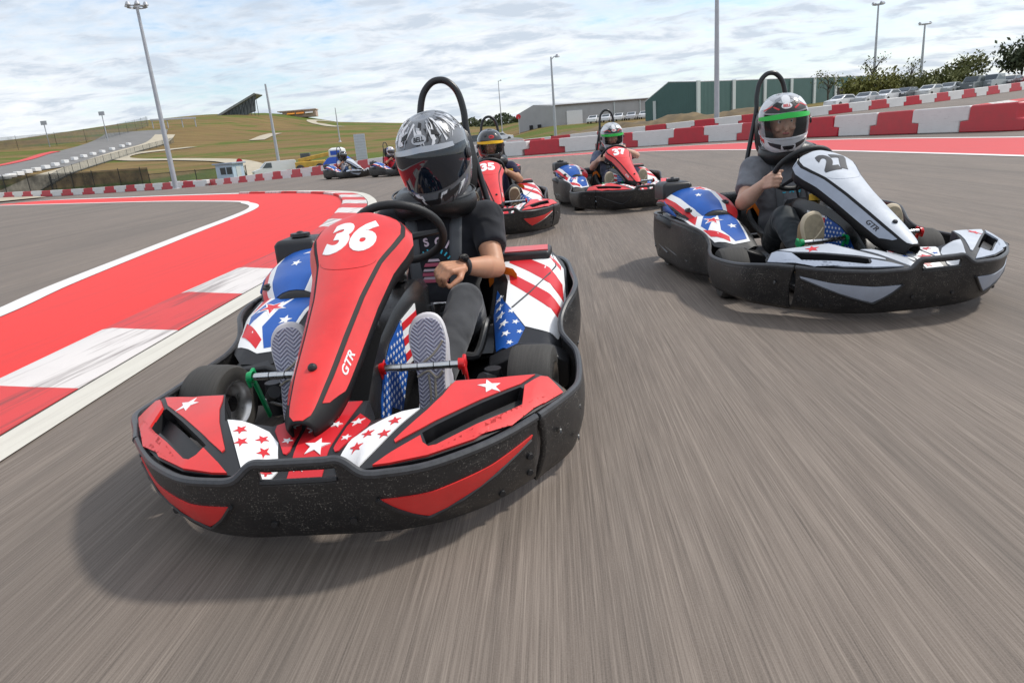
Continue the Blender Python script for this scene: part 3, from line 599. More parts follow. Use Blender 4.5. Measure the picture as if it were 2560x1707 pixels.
ss_ = empty('stop_sign', (-34.5, 96, T(-34.5, 96))); MB().tube([(0, 0, 0), (0, 0, 2)], .05, 6).build('post', GALV, ss_); MB().lathe([(0, -.02), (.45, -.02), (.45, .02), (0, .02)], 8, (0, 0, 2.2)).build('plate', DEC_R, ss_); tag(ss_, 'small red sign on a post left of the white van', 'sign')
ss2 = empty('stop_sign', (5.0, 141, T(5, 141))); MB().tube([(0, 0, 0), (0, 0, 3.2)], .06, 6).build('post', GALV, ss2); MB().lathe([(0, -.03), (.5, -.03), (.5, .03), (0, .03)], 8, (0, 0, 3.3)).build('plate', DEC_R, ss2); tag(ss2, 'red sign at the left corner of the grey warehouse', 'sign')
# grandstand, pavilion and gantry on the ridge
STEEL = mat('dark_stand_steel', (.045, .055, .06), .6, .3); gs = empty('grandstand', (-127, 392, T(-127, 392)), 0)
def tri(mb, y): mb.add([(-21, y, -6.5), (-10, y, -.5), (3.0, y, .5), (3.5, y, 11.5), (2.6, y, 11.6), (-21, y, -5.9)], [(0, 1, 2, 3, 4, 5)])
mb = MB(); mb.loft([[(-27, y, -4.2), (2.6, y, 9.2), (3.2, y, 9.6), (2.6, y, 10.1), (-27.5, y, -3.0)] for y in (-6, 6)]).build('seating_deck', mat('grey_stand_deck', (.24, .25, .245), .7, var=.2, vscale=.3), gs)
for i in range(12):
    x = -18+i*1.9; ztop = -4.2+(x+27)*.45; MB().tube([(x, -5.5, -5), (x, -5.5, ztop)], .16, 5).build('column', STEEL, gs)
    if i < 11: MB().tube([(x, -5.5, max(-3, ztop-5)), (x+1.9, -5.5, ztop+.8)], .12, 5).build('brace', STEEL, gs)
MB().loft([[(-26.5, y, -4.4), (2.5, y, 8.9), (1.5, y, 1.0), (-6, y, -1.0)] for y in (-5.0, -4.8)]).build('side_screen', mat('grey_stand_screen', (.15, .165, .17), .8, var=.3, vscale=.25), gs)
tag(gs, 'tall dark grandstand rising to a point on top of the hill', 'grandstand')
pv = empty('pavilion', (-112, 424, T(-112, 424)-.5), R(4)); MB().box((0, 0, 1.8), (19, 7, 3.6)).build('wall', mat('tan_board', (.45, .33, .27), .7), pv); MB().box((-1, 0, 3.9), (22, 9, .5)).build('roof', mat('pale_tan_roof', (.55, .42, .36), .6), pv)
for i, c_ in enumerate(((.75, .30, .04), (.75, .27, .05), (.62, .60, .58))): MB().box((-4.5+i*5.2, -4.4, 2.4), (4.4, 2.2, .25), (R(28), 0, 0)).build('awning', mat('awning_%d' % i, c_, .7), pv)
tag(pv, 'low pavilion with orange awnings on the hilltop', 'pavilion')
gt = empty('gantry', (-128, 292, T(-128, 292)), R(35)); MB().box((0, 0, 3.0), (17, .8, .6)).build('beam', GALV, gt)
for sx in (-8, -2.5, 3, 8): MB().tube([(sx, 0, -.5), (sx, 0, 3.1)], .2, 6).build('leg', GALV, gt)
tag(gt, 'pale steel gantry across the far left hillside track', 'gantry')
for i, (x, y, h) in enumerate(((-176, 215, 9), (-139, 226, 7), (-126, 236, 8.5))):
    o = empty('floodlight_mast', (x, y, T(x, y))); MB().tube([(0, 0, -.3), (0, 0, h)], .14, 6).build('mast', GALV, o); MB().box((0, 0, h), (1.8, .3, 1.2)).build('lamp_panel', GALV, o); tag(o, ['leftmost thin mast on the far left ridge', 'middle thin mast on the far left ridge', 'thin mast on the ridge nearest the gantry'][i], 'mast')

# ------------------------------------------------------------------ trees and bushes
BARK = mat('bark', (.07, .055, .042), .9, var=.3, vscale=3)
def leafmat(name, c0, c1):
    m, t, b, tcn = custom(name, .7, .2); c = MIX(t, RAMP(t, NOISE(t, tcn.outputs['Object'], 1.3, 4), [(.3, 0.), (.7, 1.)]), c0, c1); t.links.new(c, b.inputs['Base Color']); return m
LF = [leafmat('olive_leaves', (.085, .10, .035), (.19, .19, .08)), leafmat('dark_leaves', (.032, .045, .025), (.085, .10, .05)), leafmat('yellow_green_leaves', (.11, .12, .03), (.21, .20, .06))]
def tree(x, y, h, rad, lf, n, label, trunk=.35, leaf=.3, cat='tree', bare=.5):
    o = empty('tree' if cat == 'tree' else 'bush', (x, y, T(x, y)-.1)); mb = MB(); tips = []
    mb.tube([(0, 0, -.2), (random.uniform(-.2, .2), 0, h*trunk), (random.uniform(-.3, .3), random.uniform(-.3, .3), h*.75)], [.05*h**.6, .04*h**.6, .012*h**.6], 6)
    for i in range(11):
        a = random.uniform(0, 6.28); z0 = h*random.uniform(trunk*.7, .7); p0 = Vector((0, 0, z0)); p2 = Vector((math.cos(a)*rad*random.uniform(.5, .95), math.sin(a)*rad*random.uniform(.5, .95), z0+h*random.uniform(.1, .34))); p1 = p0.lerp(p2, .5)+Vector((0, 0, h*.05)); mb.tube([p0, p1, p2], [.022*h**.6, .014*h**.6, .005*h**.6], 5)
        for k in range(3): q = p1.lerp(p2, random.random()); e_ = q+Vector((random.uniform(-1, 1), random.uniform(-1, 1), random.uniform(.2, 1.2)))*rad*.35; mb.tube([q, e_], [.008*h**.6, .003*h**.6], 4); tips.append(e_)
        tips.append(p2)
    mb.build('trunk', BARK, o); v, f = [], []
    for i in range(n):
        c_ = random.choice(tips)+Vector([random.gauss(0, rad*.17) for _ in range(3)]); s = leaf*random.uniform(.5, 1.3); a = Vector([random.gauss(0, 1) for _ in range(3)]).normalized(); e_ = a.orthogonal().normalized(); g = a.cross(e_); k = len(v); v += [c_+e_*s, c_+g*s*.45, c_-e_*s, c_-g*s*.45]; f.append((k, k+1, k+2, k+3))
    MB().add(v, f).build('crown', lf, o, sharp=1); return tag(o, label, cat)
tree(73, 99, 5.2, 3.2, LF[1], 1500, 'dark bushy tree at the right edge of the skyline', leaf=.33); tree(78, 101, 6.2, 3.4, LF[1], 1500, 'tallest dark tree cut by the right edge', leaf=.33)
tree(69, 104, 3.8, 2.6, LF[0], 1100, 'olive tree left of the dark trees at the right', leaf=.3)
for i, (x, y, h, r_, l_, n, lb) in enumerate(((47.5, 92.5, 2.4, 2.3, 2, 1300, 'yellow green bush right of the green warehouse'), (50.5, 93.5, 2.6, 2.4, 2, 1300, 'rounded yellow green bush behind the white parked cars'), (54, 95, 2.2, 2.2, 0, 1100, 'olive bush behind the middle parked cars'), (58, 97, 1.9, 2.3, 0, 1000, 'low olive bush behind the grey parked car'), (61.5, 98.5, 2.2, 2.3, 0, 1000, 'olive bush behind the dark green pickup truck'), (65, 100, 2.0, 2.3, 0, 1000, 'olive bush behind the grey green pickup truck'))): tree(x, y, h, r_, LF[l_], n, lb, .2, .26, 'bush')
tree(52.5, 99, 6.2, 1.6, LF[0], 120, 'thin almost bare tree above the yellow green bushes', .5, .2); tree(60, 103, 5.0, 1.8, LF[0], 140, 'sparse bare tree above the middle parked cars', .5, .2); tree(45.5, 97, 4.6, 1.8, LF[0], 160, 'sparse twiggy tree beside the end of the green warehouse', .4, .2)
mb = MB(); v, f = [], []
for i in range(3600):
    x = random.uniform(-20, 45); y = random.uniform(300, 340); z = T(x, y)-1+random.random()**1.5*lerp(x, [-20, -14, -5, 5, 45], [.5, 3, 6, 6, 7])*(.75+.25*math.sin(x*.45)); s = random.uniform(.5, 1.1); a = Vector([random.gauss(0, 1) for _ in range(3)]).normalized(); e_ = a.orthogonal().normalized(); g = a.cross(e_); k = len(v); c_ = Vector((x, y, z)); v += [c_+e_*s, c_+g*s*.6, c_-e_*s, c_-g*s*.6]; f.append((k, k+1, k+2, k+3))
o = mb.add(v, f).build('far_woodland', LF[1], sharp=1); tag(o, 'dark line of distant trees left of the grey warehouse', kind='stuff')
ex = empty('excavator', (71, 91.5, T(71, 91.5)), R(30)); MB().box((0, 0, 1.3), (2.6, 1.8, 1.2)).build('body', YEL, ex, bevel=.1); MB().box((0, 0, .4), (3.0, 2.0, .7)).build('tracks', TYRE, ex, bevel=.2); MB().tube([(1, 0, 1.6), (2.6, 0, 3.2), (4.0, 0, 1.4)], .22, 6).build('boom', YEL, ex); tag(ex, 'yellow digger at the far right beyond the parked cars', 'digger')

# ------------------------------------------------------------------ the go-kart (local axes: x forward, y to its left, z up; origin on the ground under the front axle)
KART = empty('go_kart')
LIPM = mat('lip_plastic', (.045, .046, .05), .36, var=.2, vscale=60)  # rim highlight put into the colour: greyer than the bumper below
def kp(name, mb, m, parent=None, **k): return mb.build(name, m, parent or KART, **k)
def stars(L_, surf, off, m, par, step):
    for p in L_:
        if (Vector(p[0])-Vector(p[5])).length > .004: decal('star', [p], surf, off, m, par, step)
# -- bumper band
TOPF = [(.815, 0), (.815, .06), (.815, .10), (.817, .145), (.812, .2), (.782, .285), (.708, .385), (.635, .455), (.555, .52)]
ZTF = [.286, .286, .285, .252, .248, .245, .245, .246, .25]
BOTF = [(.715, 0), (.715, .05), (.713, .10), (.709, .15), (.70, .2), (.675, .28), (.62, .37), (.55, .44), (.475, .50)]
tf = spline([(*p, z) for p, z in zip(TOPF, ZTF)], 6); bf = spline([(*p, .032) for p in BOTF], 6); NF = len(tf)-1
def bump_pt(s, q):
    sg = -1 if s < 0 else 1; x = min(abs(s), 1)*NF; i = min(int(x), NF-1); a = tf[i].lerp(tf[i+1], x-i); b_ = bf[i].lerp(bf[i+1], x-i)
    p = b_.lerp(a, q); p.x += .022*math.sin(math.pi*min(max(q, 0), 1))-.03*max(0, .12-q)/.12; return Vector((p.x, p.y*sg, p.z))
ss_list = [i/NF for i in range(-NF, NF+1)]; qs = [0, .06, .14, .3, .5, .65, .76, .825, .93, .96, 1]
def slot_skip(i, j): return abs((i+.5)/NF-1) < 10.5/NF and 7 <= j < 8
fb = kp('front_bumper', MB().grid(bump_pt, ss_list, qs, slot_skip), BUMP, solid=.012)
kp('bumper_lip', MB().tube([bump_pt(s, 1.) for s in ss_list], .0105, 8), LIPM, fb)
kp('slot_ledge', MB().tube([bump_pt(s, .82)+Vector((.006, 0, 0)) for s in [i/NF for i in range(-10, 11)]], .006, 6), CHROME if False else BLK, fb)
for sg in (-1, 1):
    o = decal('bumper_accent', [[(sg*.44, .70), (sg*.62, .69), (sg*.80, .74), (sg*.965, .83), (sg*.955, .78), (sg*.60, .33)]], bump_pt, .0095, RED, fb, (.05, .2), (1, 0, .2), skirt=-.004)
    kp('accent_frame', MB().tube([bump_pt(sg*a, q)+Vector((.012, sg*.003, 0)) for a, q in ((.42, .70), (.50, .51), (.585, .30), (.60, .30), (.70, .42), (.82, .58), (.965, .765))], .0055, 6), BLK, fb)
    for a, q in ((.23, .32), (.83, .2), (.955, .55), (.955, .28)): p = bump_pt(sg*a, q); kp('bolt', MB().lathe([(0, .004), (.008, .004), (.0095, 0), (.0095, -.012)], 10, p+Vector((.009, sg*.003*a*2, 0)), (1, sg*a*.6, -.1)), BLK, fb)
SIDE = [(.552, .526, .25), (.45, .583, .248), (.37, .616, .242), (.29, .636, .234), (.18, .646, .226), (.05, .650, .222), (-.06, .645, .225), (-.14, .622, .235), (-.20, .603, .25), (-.27, .603, .28), (-.34, .625, .315), (-.42, .655, .338), (-.55, .674, .35), (-.75, .668, .352), (-1.05, .655, .35), (-1.2, .62, .345), (-1.27, .55, .34)]
sd = spline(SIDE, 5)
for sg in (-1, 1):
    def sp(i, q):
        p = sd[i].copy(); zb_ = .055 if p.x > -.05 else .06; k_ = ss(.25, .55, p.x); c_ = Vector((p.x-.078*k_, p.y-.018-.008*k_, zb_-.02*k_)); r_ = c_.lerp(p, q); r_.y += .016*math.sin(math.pi*q); r_.y += .03*(ss(-.32, -.15, p.x)-ss(.32, .5, p.x)) if sg < 0 else 0; r_.y *= sg; return r_
    o = kp('side_bumper', MB().grid(sp, range(len(sd)), [0, .08, .2, .4, .6, .8, .92, 1]), BUMP, solid=.012); kp('bumper_lip', MB().tube([sp(i, 1.) for i in range(len(sd))], .0105, 8), LIPM, o)
    for k in (0, 1, 2):
        u0 = -1.18+k*.16; L_ = (.03, .17, .36)[k]
        def sf(u, z):
            i = min(range(len(sd)), key=lambda j: abs(sd[j].x-u)); return Vector((u, sg*(sd[i].y+.004), z))
        kp('groove', MB().tube([sf(u0-.02, .25), sf(u0+.01, .19), sf(u0+.03, .165), sf(u0+.04+L_*.5, .145), sf(u0+.05+L_, .13)], .006, 6), SEATED, o)
    for u, z in ((-1.15, .3), (-.95, .29), (-.3, .26), (-1.0, .12), (-.25, .1), (.33, .18), (.36, .1), (.47, .17)): i = min(range(len(sd)), key=lambda j: abs(sd[j].x-u)); kp('bolt', MB().lathe([(0, .004), (.008, .004), (.0095, 0)], 10, (u, sg*(sd[i].y+.006), z), (0, sg, 0)), SEATED, o)
rb = [(-1.27, .55, .34), (-1.38, .46, .33), (-1.44, .30, .33), (-1.45, 0, .33)]; rb = spline(rb+[(x, -y, z) for x, y, z in rb[-2::-1]], 5)
o = kp('rear_bumper', MB().grid(lambda i, q: Vector((rb[i].x, rb[i].y, .07+(rb[i].z-.07)*q)), range(len(rb)), [0, .3, .6, 1]), BUMP, solid=.014); kp('bumper_lip', MB().tube(rb, .0105, 8), BLK, o)
# -- front fairing: one black moulding with coloured panels set on it
TV = [0, .1, .145, .2, .285, .385, .455, .52, .6, .64]; TU = [.82, .82, .82, .818, .787, .713, .64, .565, .42, .25]
SLOT = [(.695, .26), (.463, .482), (.470, .497), (.571, .477), (.615, .462), (.608, .447), (.583, .438), (.732, .293), (.737, .277)]
def fz(u, v):
    a = abs(v); x = min(max((lerp(a, TV, TU)-u)/.4, 0), 1); s = x*(2-x); w = ss(.05, .22, a)
    z = .252+.078*s*(.4+.6*w)
    return z-.028*ss(.70, .79, u)*(1-ss(.09, .14, a))
def fair(u, v): return Vector((u, v, fz(u, v)))
half = [(.806, .0), (.804, .14), (.80, .2), (.770, .285), (.697, .385), (.624, .455), (.545, .518), (.42, .597), (.395, .59), (.38, .56), (.385, .52), (.44, .42), (.455, .315), (.52, .288), (.605, .25), (.622, .17), (.615, .125), (.545, .085), (.46, .075), (.44, .0)]
FB = decal('front_fairing', [half+[(u, -v) for u, v in half[-2:0:-1]]], fair, 0, BLK, KART, .015, (0, 0, 1), skirt=.05, sharp=60, cuts=(SLOT, [(u, -v) for u, v in SLOT]))
for sg in (-1, 1): decal('slot_floor', [[(u, sg*v) for u, v in SLOT]], lambda u, v: fair(u, v)-Vector((0, 0, .034)), 0, BLK, FB, .03)
P_UP = [(.467, .314), (.445, .41), (.395, .520), (.452, .482), (.683, .256), (.732, .204), (.724, .20), (.61, .262), (.545, .290), (.50, .302)]
P_OUT = [(.459, .492), (.398, .533), (.388, .552), (.423, .590), (.50, .542), (.535, .512), (.604, .448), (.695, .38), (.767, .282), (.797, .20), (.80, .165), (.709, .258), (.731, .266), (.742, .280), (.734, .296), (.590, .440), (.612, .448), (.62, .463), (.574, .484)]
P_WH = [(.606, .242), (.797, .132), (.800, .085), (.760, .066), (.684, .09), (.645, .125), (.628, .168)]
P_ST = [(.549, .076), (.612, .118), (.635, .115), (.72, .066), (.722, .058), (.712, .052), (.612, .058)]
P_CE = [(.46, .058), (.60, .048), (.73, .040), (.802, .040), (.802, -.040), (.73, -.040), (.60, -.048), (.46, -.058)]
def mir(P): return [(u, -v) for u, v in P]
for P, nm, mm in ((P_UP, 'upper_panel', RED), (P_OUT, 'lower_panel', RED), (P_WH, 'star_panel', DEC_W), (P_ST, 'inner_strip', DEC_R)):
    for Q, sg in ((P, 1), (mir(P), -1)):
        o = decal(nm, [Q], fair, .0062 if nm == 'lower_panel' else .0035, mm, FB, .0125 if nm == 'lower_panel' else .025)
        if nm == 'upper_panel': decal('star', [star(.487, sg*.405, .032, R(200) if sg > 0 else R(160))], fair, .005, DEC_W, o, .02)
        if nm == 'star_panel':
            st = []
            for i in range(-2, 12):
                for j in range(-2, 12):
                    c_ = (.60+.047*(i*.92+j*.38), sg*(.06+.047*(j*.92-i*.38)))
                    if inside(c_, Q) and seg_d(c_, Q) > .012: st.append(star(c_[0], c_[1], .0165, R(170)+sg*.3))
            stars(st, fair, .005, DEC_R, o, .02)
        if nm == 'inner_strip': stars([star(.60, sg*.083, .02, R(185)), star(.672, sg*.072, .014, R(170))], fair, .005, DEC_W, o, .02)
ce = decal('centre_panel', [P_CE], fair, .0028, DEC_R, FB, .03)
stars([star(.70, .008, .033, R(175)), star(.615, -.022, .022, R(190)), star(.765, .0, .0, 0), star(.752, -.018, .018, R(178)), star(.60, .028, .016, R(170))], fair, .005, DEC_W, ce, .02)
# -- nose panel carrying the number
CL = spline([(-.155, 0, .722), (-.05, 0, .684), (.08, 0, .625), (.25, 0, .540), (.42, 0, .458), (.57, 0, .385), (.685, 0, .322)], 8); NC = len(CL)-1
clen = sum((CL[i+1]-CL[i]).length for i in range(NC))
AT = [0, .02, .05, .10, .18, .26, .36, .50, .65, .80, .92, 1]; AW = [.040, .082, .114, .140, .146, .128, .096, .070, .056, .046, .034, .018]
BW = [.012, .02, .026, .032, .040, .046, .050, .052, .052, .048, .036, .02]
def nose(q, y):
    t_ = min(max(q, 0), 1); x = t_*NC; i = min(int(x), NC-1); c_ = CL[i].lerp(CL[i+1], x-i); tg = (CL[i+1]-CL[i]).normalized(); nn = Vector((-tg.z, 0, tg.x)); nn = nn if nn.z > 0 else -nn
    a = lerp(t_, AT, AW); b_ = lerp(t_, AT, BW); sg = -1 if y < 0 else 1; y = abs(y); d0 = .22*a
    if y <= 1: lat, dr = a*y, d0*y**2.2
    elif y <= 2: lat, dr = a+b_*.62*(y-1), d0+b_*1.05*(y-1)
    else: lat, dr = a+b_*(.62-.25*(y-2)), d0+b_*1.05+.048*(y-2)*(1-.5*ss(.85, 1, t_))
    return c_ - nn*dr + Vector((0, sg*lat-.034, 0)) + tg*(q-t_)*clen
NB = kp('nose_panel', MB().grid(nose, [i/48 for i in range(49)], [-3, -2.5, -2, -1.5, -1, -.75, -.5, -.25, 0, .25, .5, .75, 1, 1.5, 2, 2.5, 3]), mat('black_nose_plastic', (.012, .012, .013), .6, spec=.25, bump=.05, bscale=300), sharp=50, solid=.006)
def fac(q0, q1, y0, y1, n=22): return [(q0+(q1-q0)*i/n, y0) for i in range(n+1)]+[(q1-(q1-q0)*i/n, y1) for i in range(n+1)]
face_p = decal('number_face', [[(.004, -.93), (.004, .93), (.35, .94), (.955, .90), (.985, .5), (.985, -.5), (.955, -.90), (.35, -.94)]], nose, .0045, RED, NB, (.03, .25), (.5, 0, 1))
for sg in (-1, 1):
    o = decal('side_facet', [[(.03, sg*1.10), (.30, sg*1.10), (.60, sg*1.12), (.90, sg*1.14), (.885, sg*1.5), (.82, sg*1.95), (.5, sg*1.95), (.10, sg*1.92), (.03, sg*1.7)]], nose, .0045, RED, NB, (.03, .25), (.3, sg, .5))
    tv, tfc = text2d('GTR', 1., .25, .02); decal('lettering', [([(.735+x*.0355*(-1 if sg > 0 else 1)*1.25, sg*(1.52+(-y if sg > 0 else -y)*.52)) for x, y in tv], tfc)], nose, .006, DEC_W, o, (.02, .2), (.3, sg, .5))
kp('nose_bolt', MB().lathe([(0, .010), (.006, .010), (.010, .006), (.012, .002), (.012, -.01)], 14, nose(.785, 0)+Vector((.004, 0, .006)), (.45, 0, .9)), BLK, NB)
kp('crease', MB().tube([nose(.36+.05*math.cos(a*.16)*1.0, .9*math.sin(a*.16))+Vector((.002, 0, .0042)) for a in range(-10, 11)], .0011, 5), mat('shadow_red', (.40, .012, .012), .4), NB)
kp('nose_strut', MB().tube([(.06, .0, .60), (.12, .03, .40), (.16, .05, .2)], .011, 8).tube([(.06, -.06, .60), (.12, -.05, .40), (.16, -.06, .2)], .011, 8), TUBEK)
# -- steering
SW = empty('steering_wheel', (-.41, .02, .615), parent=KART)
sw_n = Vector((-.72, 0, .69)); Mx = sw_n.to_track_quat('Z', 'X').to_matrix().to_4x4(); 
def ring(rr, r, z=0): return [Mx @ Vector((rr*math.cos(a*math.pi/20)*1.0, rr*math.sin(a*math.pi/20), z)) for a in range(40)]
kp('rim', MB().tube(ring(.165, 0), .0155, 10, True), mat('steering_grip', (.016, .016, .017), .5, bump=.2, bscale=500), SW)
for a in (90, 210, 330): kp('spoke', MB().tube([Mx @ Vector((.03*math.cos(R(a)), .03*math.sin(R(a)), -.02)), Mx @ Vector((.16*math.cos(R(a)), .16*math.sin(R(a)), 0))], [.016, .009], 6), BLK, SW)
kp('hub', MB().lathe([(0, .012), (.045, .01), (.055, -.01), (.04, -.04), (0, -.04)], 20, (0, 0, 0), sw_n), BLK, SW)
kp('steering_column', MB().tube([(-.40, .02, .60), (-.1, .01, .40), (.28, 0, .14)], .012, 8), CHROME)
# -- centre console with flag print
CU = [.42, .36, .28, .18, .06, -.08, -.24, -.36, -.42]; CZ = [.17, .25, .325, .385, .43, .46, .47, .45, .36]; CW = [.04, .055, .064, .072, .088, .108, .12, .12, .10]
def cons_ring(u, z, w):
    return [(u, -w, .07), (u, -w, z*.7), (u, -w*.96, z-.03), (u, -w*.8, z), (u, w*.8, z), (u, w*.96, z-.03), (u, w, z*.7), (u, w, .07)]
CON = kp('console', MB().loft([cons_ring(*q) for q in zip(CU, CZ, CW)]), mat('console_plastic', (.014, .014, .015), .25, bump=.04, bscale=300), sharp=50)
for sg in (-1, 1):
    def cs_(u, z): return Vector((u, sg*(lerp(-u, [-c_ for c_ in CU], CW)+.001), z))
    rf = (0, sg, 0)
    decal('stripe_print', [[(-.10, .24), (-.10, .415), (.045, .395), (.045, .24)]], cs_, .002, DEC_W, CON, .04, rf)
    decal('stripe_print', [[(-.10, z), (-.10, z+.026), (.045, z+.020), (.045, z-.006)] for z in (.262, .314, .366)], cs_, .0028, DEC_R, CON, .04, rf)
    bl = [(.047, .395), (.16, .352), (.235, .30), (.30, .22), (.335, .13), (.27, .12), (.22, .17), (.13, .12), (.09, .17), (.047, .22)]
    o = decal('star_field', [bl], cs_, .002, DEC_B, CON, .04, rf); st = []
    for i in range(14):
        for j in range(14):
            c_ = (.055+.026*i+.013*(j % 2), .115+.0225*j)
            if inside(c_, bl) and seg_d(c_, bl) > .006: st.append(star(*c_, .0088, R(90)))
    decal('star_print', st, cs_, .0028, DEC_W, o, .05, rf)['kind'] = 'stuff'
adj = kp('steering_adjuster', MB().box((-.20, .045, .50), (.10, .05, .05), (0, R(-25), 0)).lathe([(0, .03), (.028, .03), (.028, -.03), (0, -.03)], 16, (-.17, .06, .515), (1, 0, -.4)), CHROME, bevel=.005)
kp('adjuster_knob', MB().lathe([(0, .012), (.012, .012), (.012, -.012)], 12, (-.175, .062, .55), (0, 0, 1)), BLK, adj)
kp('fluid_cap', MB().lathe([(0, .022), (.03, .022), (.03, -.01)], 16, (-.12, -.06, .475), (0, 0, 1)), mat('yellow_cap_band', (.7, .42, .02), .4), adj)
kp('cable', MB().tube(spline([(-.30, -.05, .44), (-.27, -.085, .53), (-.19, -.09, .55), (-.14, -.085, .46)], 6), .007, 6), BLK, adj)
# -- chassis, floor
kp('floor_tray', MB().prism([(.45, -.28), (.45, .28), (-.35, .31), (-1.1, .30), (-1.1, -.30), (-.35, -.31)], .045, .052), BLK)
cf = MB()
for sg in (-1, 1): cf.tube(spline([(.62, sg*.22, .10), (.45, sg*.30, .07), (.1, sg*.34, .065), (-.5, sg*.33, .065), (-1.2, sg*.31, .10)], 4), .016, 8).tube([(-.25, sg*.33, .07), (-.3, sg*.60, .12), (-.95, sg*.60, .12), (-1.0, sg*.33, .08)], .012, 8)
cf.tube([(.40, -.37, .165), (.40, .37, .165)], .018, 10).tube([(-1.05, -.5, .14), (-1.05, .5, .14)], .02, 10).tube([(.6, -.2, .10), (.66, -.12, .12), (.66, .12, .12), (.6, .2, .10)], .014, 8).tube([(-.55, -.33, .065), (-.55, .33, .065)], .016, 8)
kp('chassis_frame', cf, mat('black_gloss_tube', (.012, .012, .013), .15))
for sg in (-1, 1): kp('tie_rod', MB().tube([(.22, sg*.05, .13), (.04, sg*.40, .15)], .009, 8), CHROME); kp('steering_knuckle', MB().tube([(.10, sg*.34, .20), (.03, sg*.385, .16), (0, sg*.40, .127)], .022, 8).lathe([(0, .06), (.028, .06), (.032, .0), (.032, -.05), (0, -.05)], 14, (.03, sg*.37, .15), (0, 0, 1)), BLK)
def kwheel(u, v, r, w, steer):
    prof = [(r*.55, -w*.46), (r*.80, -w*.5), (r*.93, -w*.47), (r*.985, -w*.38), (r, -w*.22), (r*1.0, 0), (r, w*.22), (r*.985, w*.38), (r*.93, w*.47), (r*.80, w*.5), (r*.55, w*.46)]
    o = MB().lathe(prof, 40).build('tyre', TYRE, KART, sharp=30); o.location = (u, v, r); o.rotation_euler.z = steer
    rim = MB().lathe([(r*.57, -w*.45), (r*.60, -w*.50), (r*.57, -w*.51), (r*.54, -w*.44), (r*.49, -w*.36), (r*.48, -w*.06), (r*.44, -w*.03), (r*.24, -w*.03), (r*.24, w*.03), (r*.44, w*.03), (r*.48, w*.06), (r*.49, w*.36), (r*.54, w*.44), (r*.57, w*.51), (r*.60, w*.50), (r*.57, w*.45)], 32).build('wheel_rim', RIMM, o)
    MB().lathe([(0, -w*.35), (r*.2, -w*.35), (r*.24, -w*.2), (r*.24, w*.2), (r*.2, w*.35), (0, w*.35)], 18).build('hub', CHROME, rim); MB().lathe([(r*.57, -w*.4), (r*.57, w*.4)], 24).build('rim_barrel', RIMM, rim) if False else None
    for k in (-.40, .40): MB().lathe([(r*.93, w*k*1.17), (r*.935, w*k*1.19)], 40).build('sidewall_ring', SEATED, rim) if False else None
kwheel(0, .50, .134, .145, R(-7)); kwheel(0, -.585, .134, .145, R(-9)); kwheel(-1.05, .50, .14, .2, 0); kwheel(-1.05, -.50, .14, .2, 0)
# -- pedals: brake (red) for the left foot, throttle (green) for the right
for sg, pm in ((1, REDP), (-1, GREENP)):
    vc = .185 if sg > 0 else -.215; pd = empty('pedal', (.17, vc, .07), parent=KART); w = .115
    kp('pedal_bar', MB().tube([(.085, -w, .235), (.085, w, .235)], .0115, 12), CHROME, pd)
    for k in range(8): kp('bar_ring', MB().tube([(.085, -w+.03+k*.024, .235), (.085, -w+.0325+k*.024, .235)], .0122, 12), BLK if k % 2 else CHROME, pd)
    for e_ in (-1, 1):
        kp('pedal_arm', MB().box((.07, e_*(w+.008), .228), (.058, .012, .036), (0, R(20), 0)).box((.03, e_*(w+.008), .15), (.018, .010, .17), (0, R(24), 0)), pm, pd, bevel=.004); kp('arm_cap', MB().lathe([(0, .01), (.016, .008), (.018, 0), (.018, -.01)], 14, (.085, e_*(w+.004), .235), (0, e_, 0)), pm, pd)
    kp('pivot', MB().lathe([(0, .04), (.016, .04), (.016, -.04), (0, -.04)], 12, (.0, 0, .07)), CHROME, pd)
# -- seat, roll hoop, head pad, straps
SV = .11
def seat(a, b_):
    U = [-.36, -.44, -.56, -.70, -.80, -.87, -.92, -.95]; Z = [.135, .085, .06, .065, .11, .24, .40, .52]; Wd = [.15, .18, .195, .20, .205, .21, .205, .17]; K = [0, .14, .28, .42, .57, .72, .87, 1]
    s_ = abs(a)**3; u = lerp(b_, K, U); z = lerp(b_, K, Z); w = lerp(b_, K, Wd); rise = .20*ss(0, .2, b_)*(1-.25*ss(.6, 1, b_)); dirv = Vector((.5*b_, 0, 1-.75*ss(.5, .9, b_)))
    return Vector((u, SV+a*w*(1+.08*s_), z)) + dirv*rise*s_*.8
st_ = kp('seat', MB().grid(seat, [-1+i/8 for i in range(17)], [i/20 for i in range(21)]), mat('seat_shell', (.014, .014, .015), .3), solid=.012)
kp('seat_edge', MB().tube(spline([seat(1, 1-i/10) for i in range(11)]+[seat(1-i/5, 0) for i in range(1, 10)]+[seat(-1, i/10) for i in range(0, 11)], 2), .017, 8), SEATED, st_)
HV = .138
hoop = [(-1.00, HV+.25, .14), (-1.02, HV+.222, .42), (-1.045, HV+.15, .75), (-1.055, HV+.105, .96), (-1.062, HV+.098, 1.06), (-1.068, HV+.078, 1.14), (-1.07, HV+.04, 1.185), (-1.07, HV, 1.197)]
hp = spline(hoop+[(x, 2*HV-y, z) for x, y, z in hoop[-2::-1]], 5); rbo = kp('roll_hoop', MB().tube(hp, .0152, 12), TUBEK)
kp('cross_brace', MB().tube([(-1.052, HV-.115, .94), (-1.03, HV-.08, .955), (-1.03, HV+.08, .955), (-1.052, HV+.115, .94)], .012, 8).tube([(-1.035, HV-.18, .62), (-1.035, HV+.18, .62)], .012, 8).tube([(-1.03, HV+.2, .5), (-1.35, HV+.2, .16)], .012, 8).tube([(-1.03, HV-.2, .5), (-1.35, HV-.2, .16)], .012, 8), TUBEK, rbo)
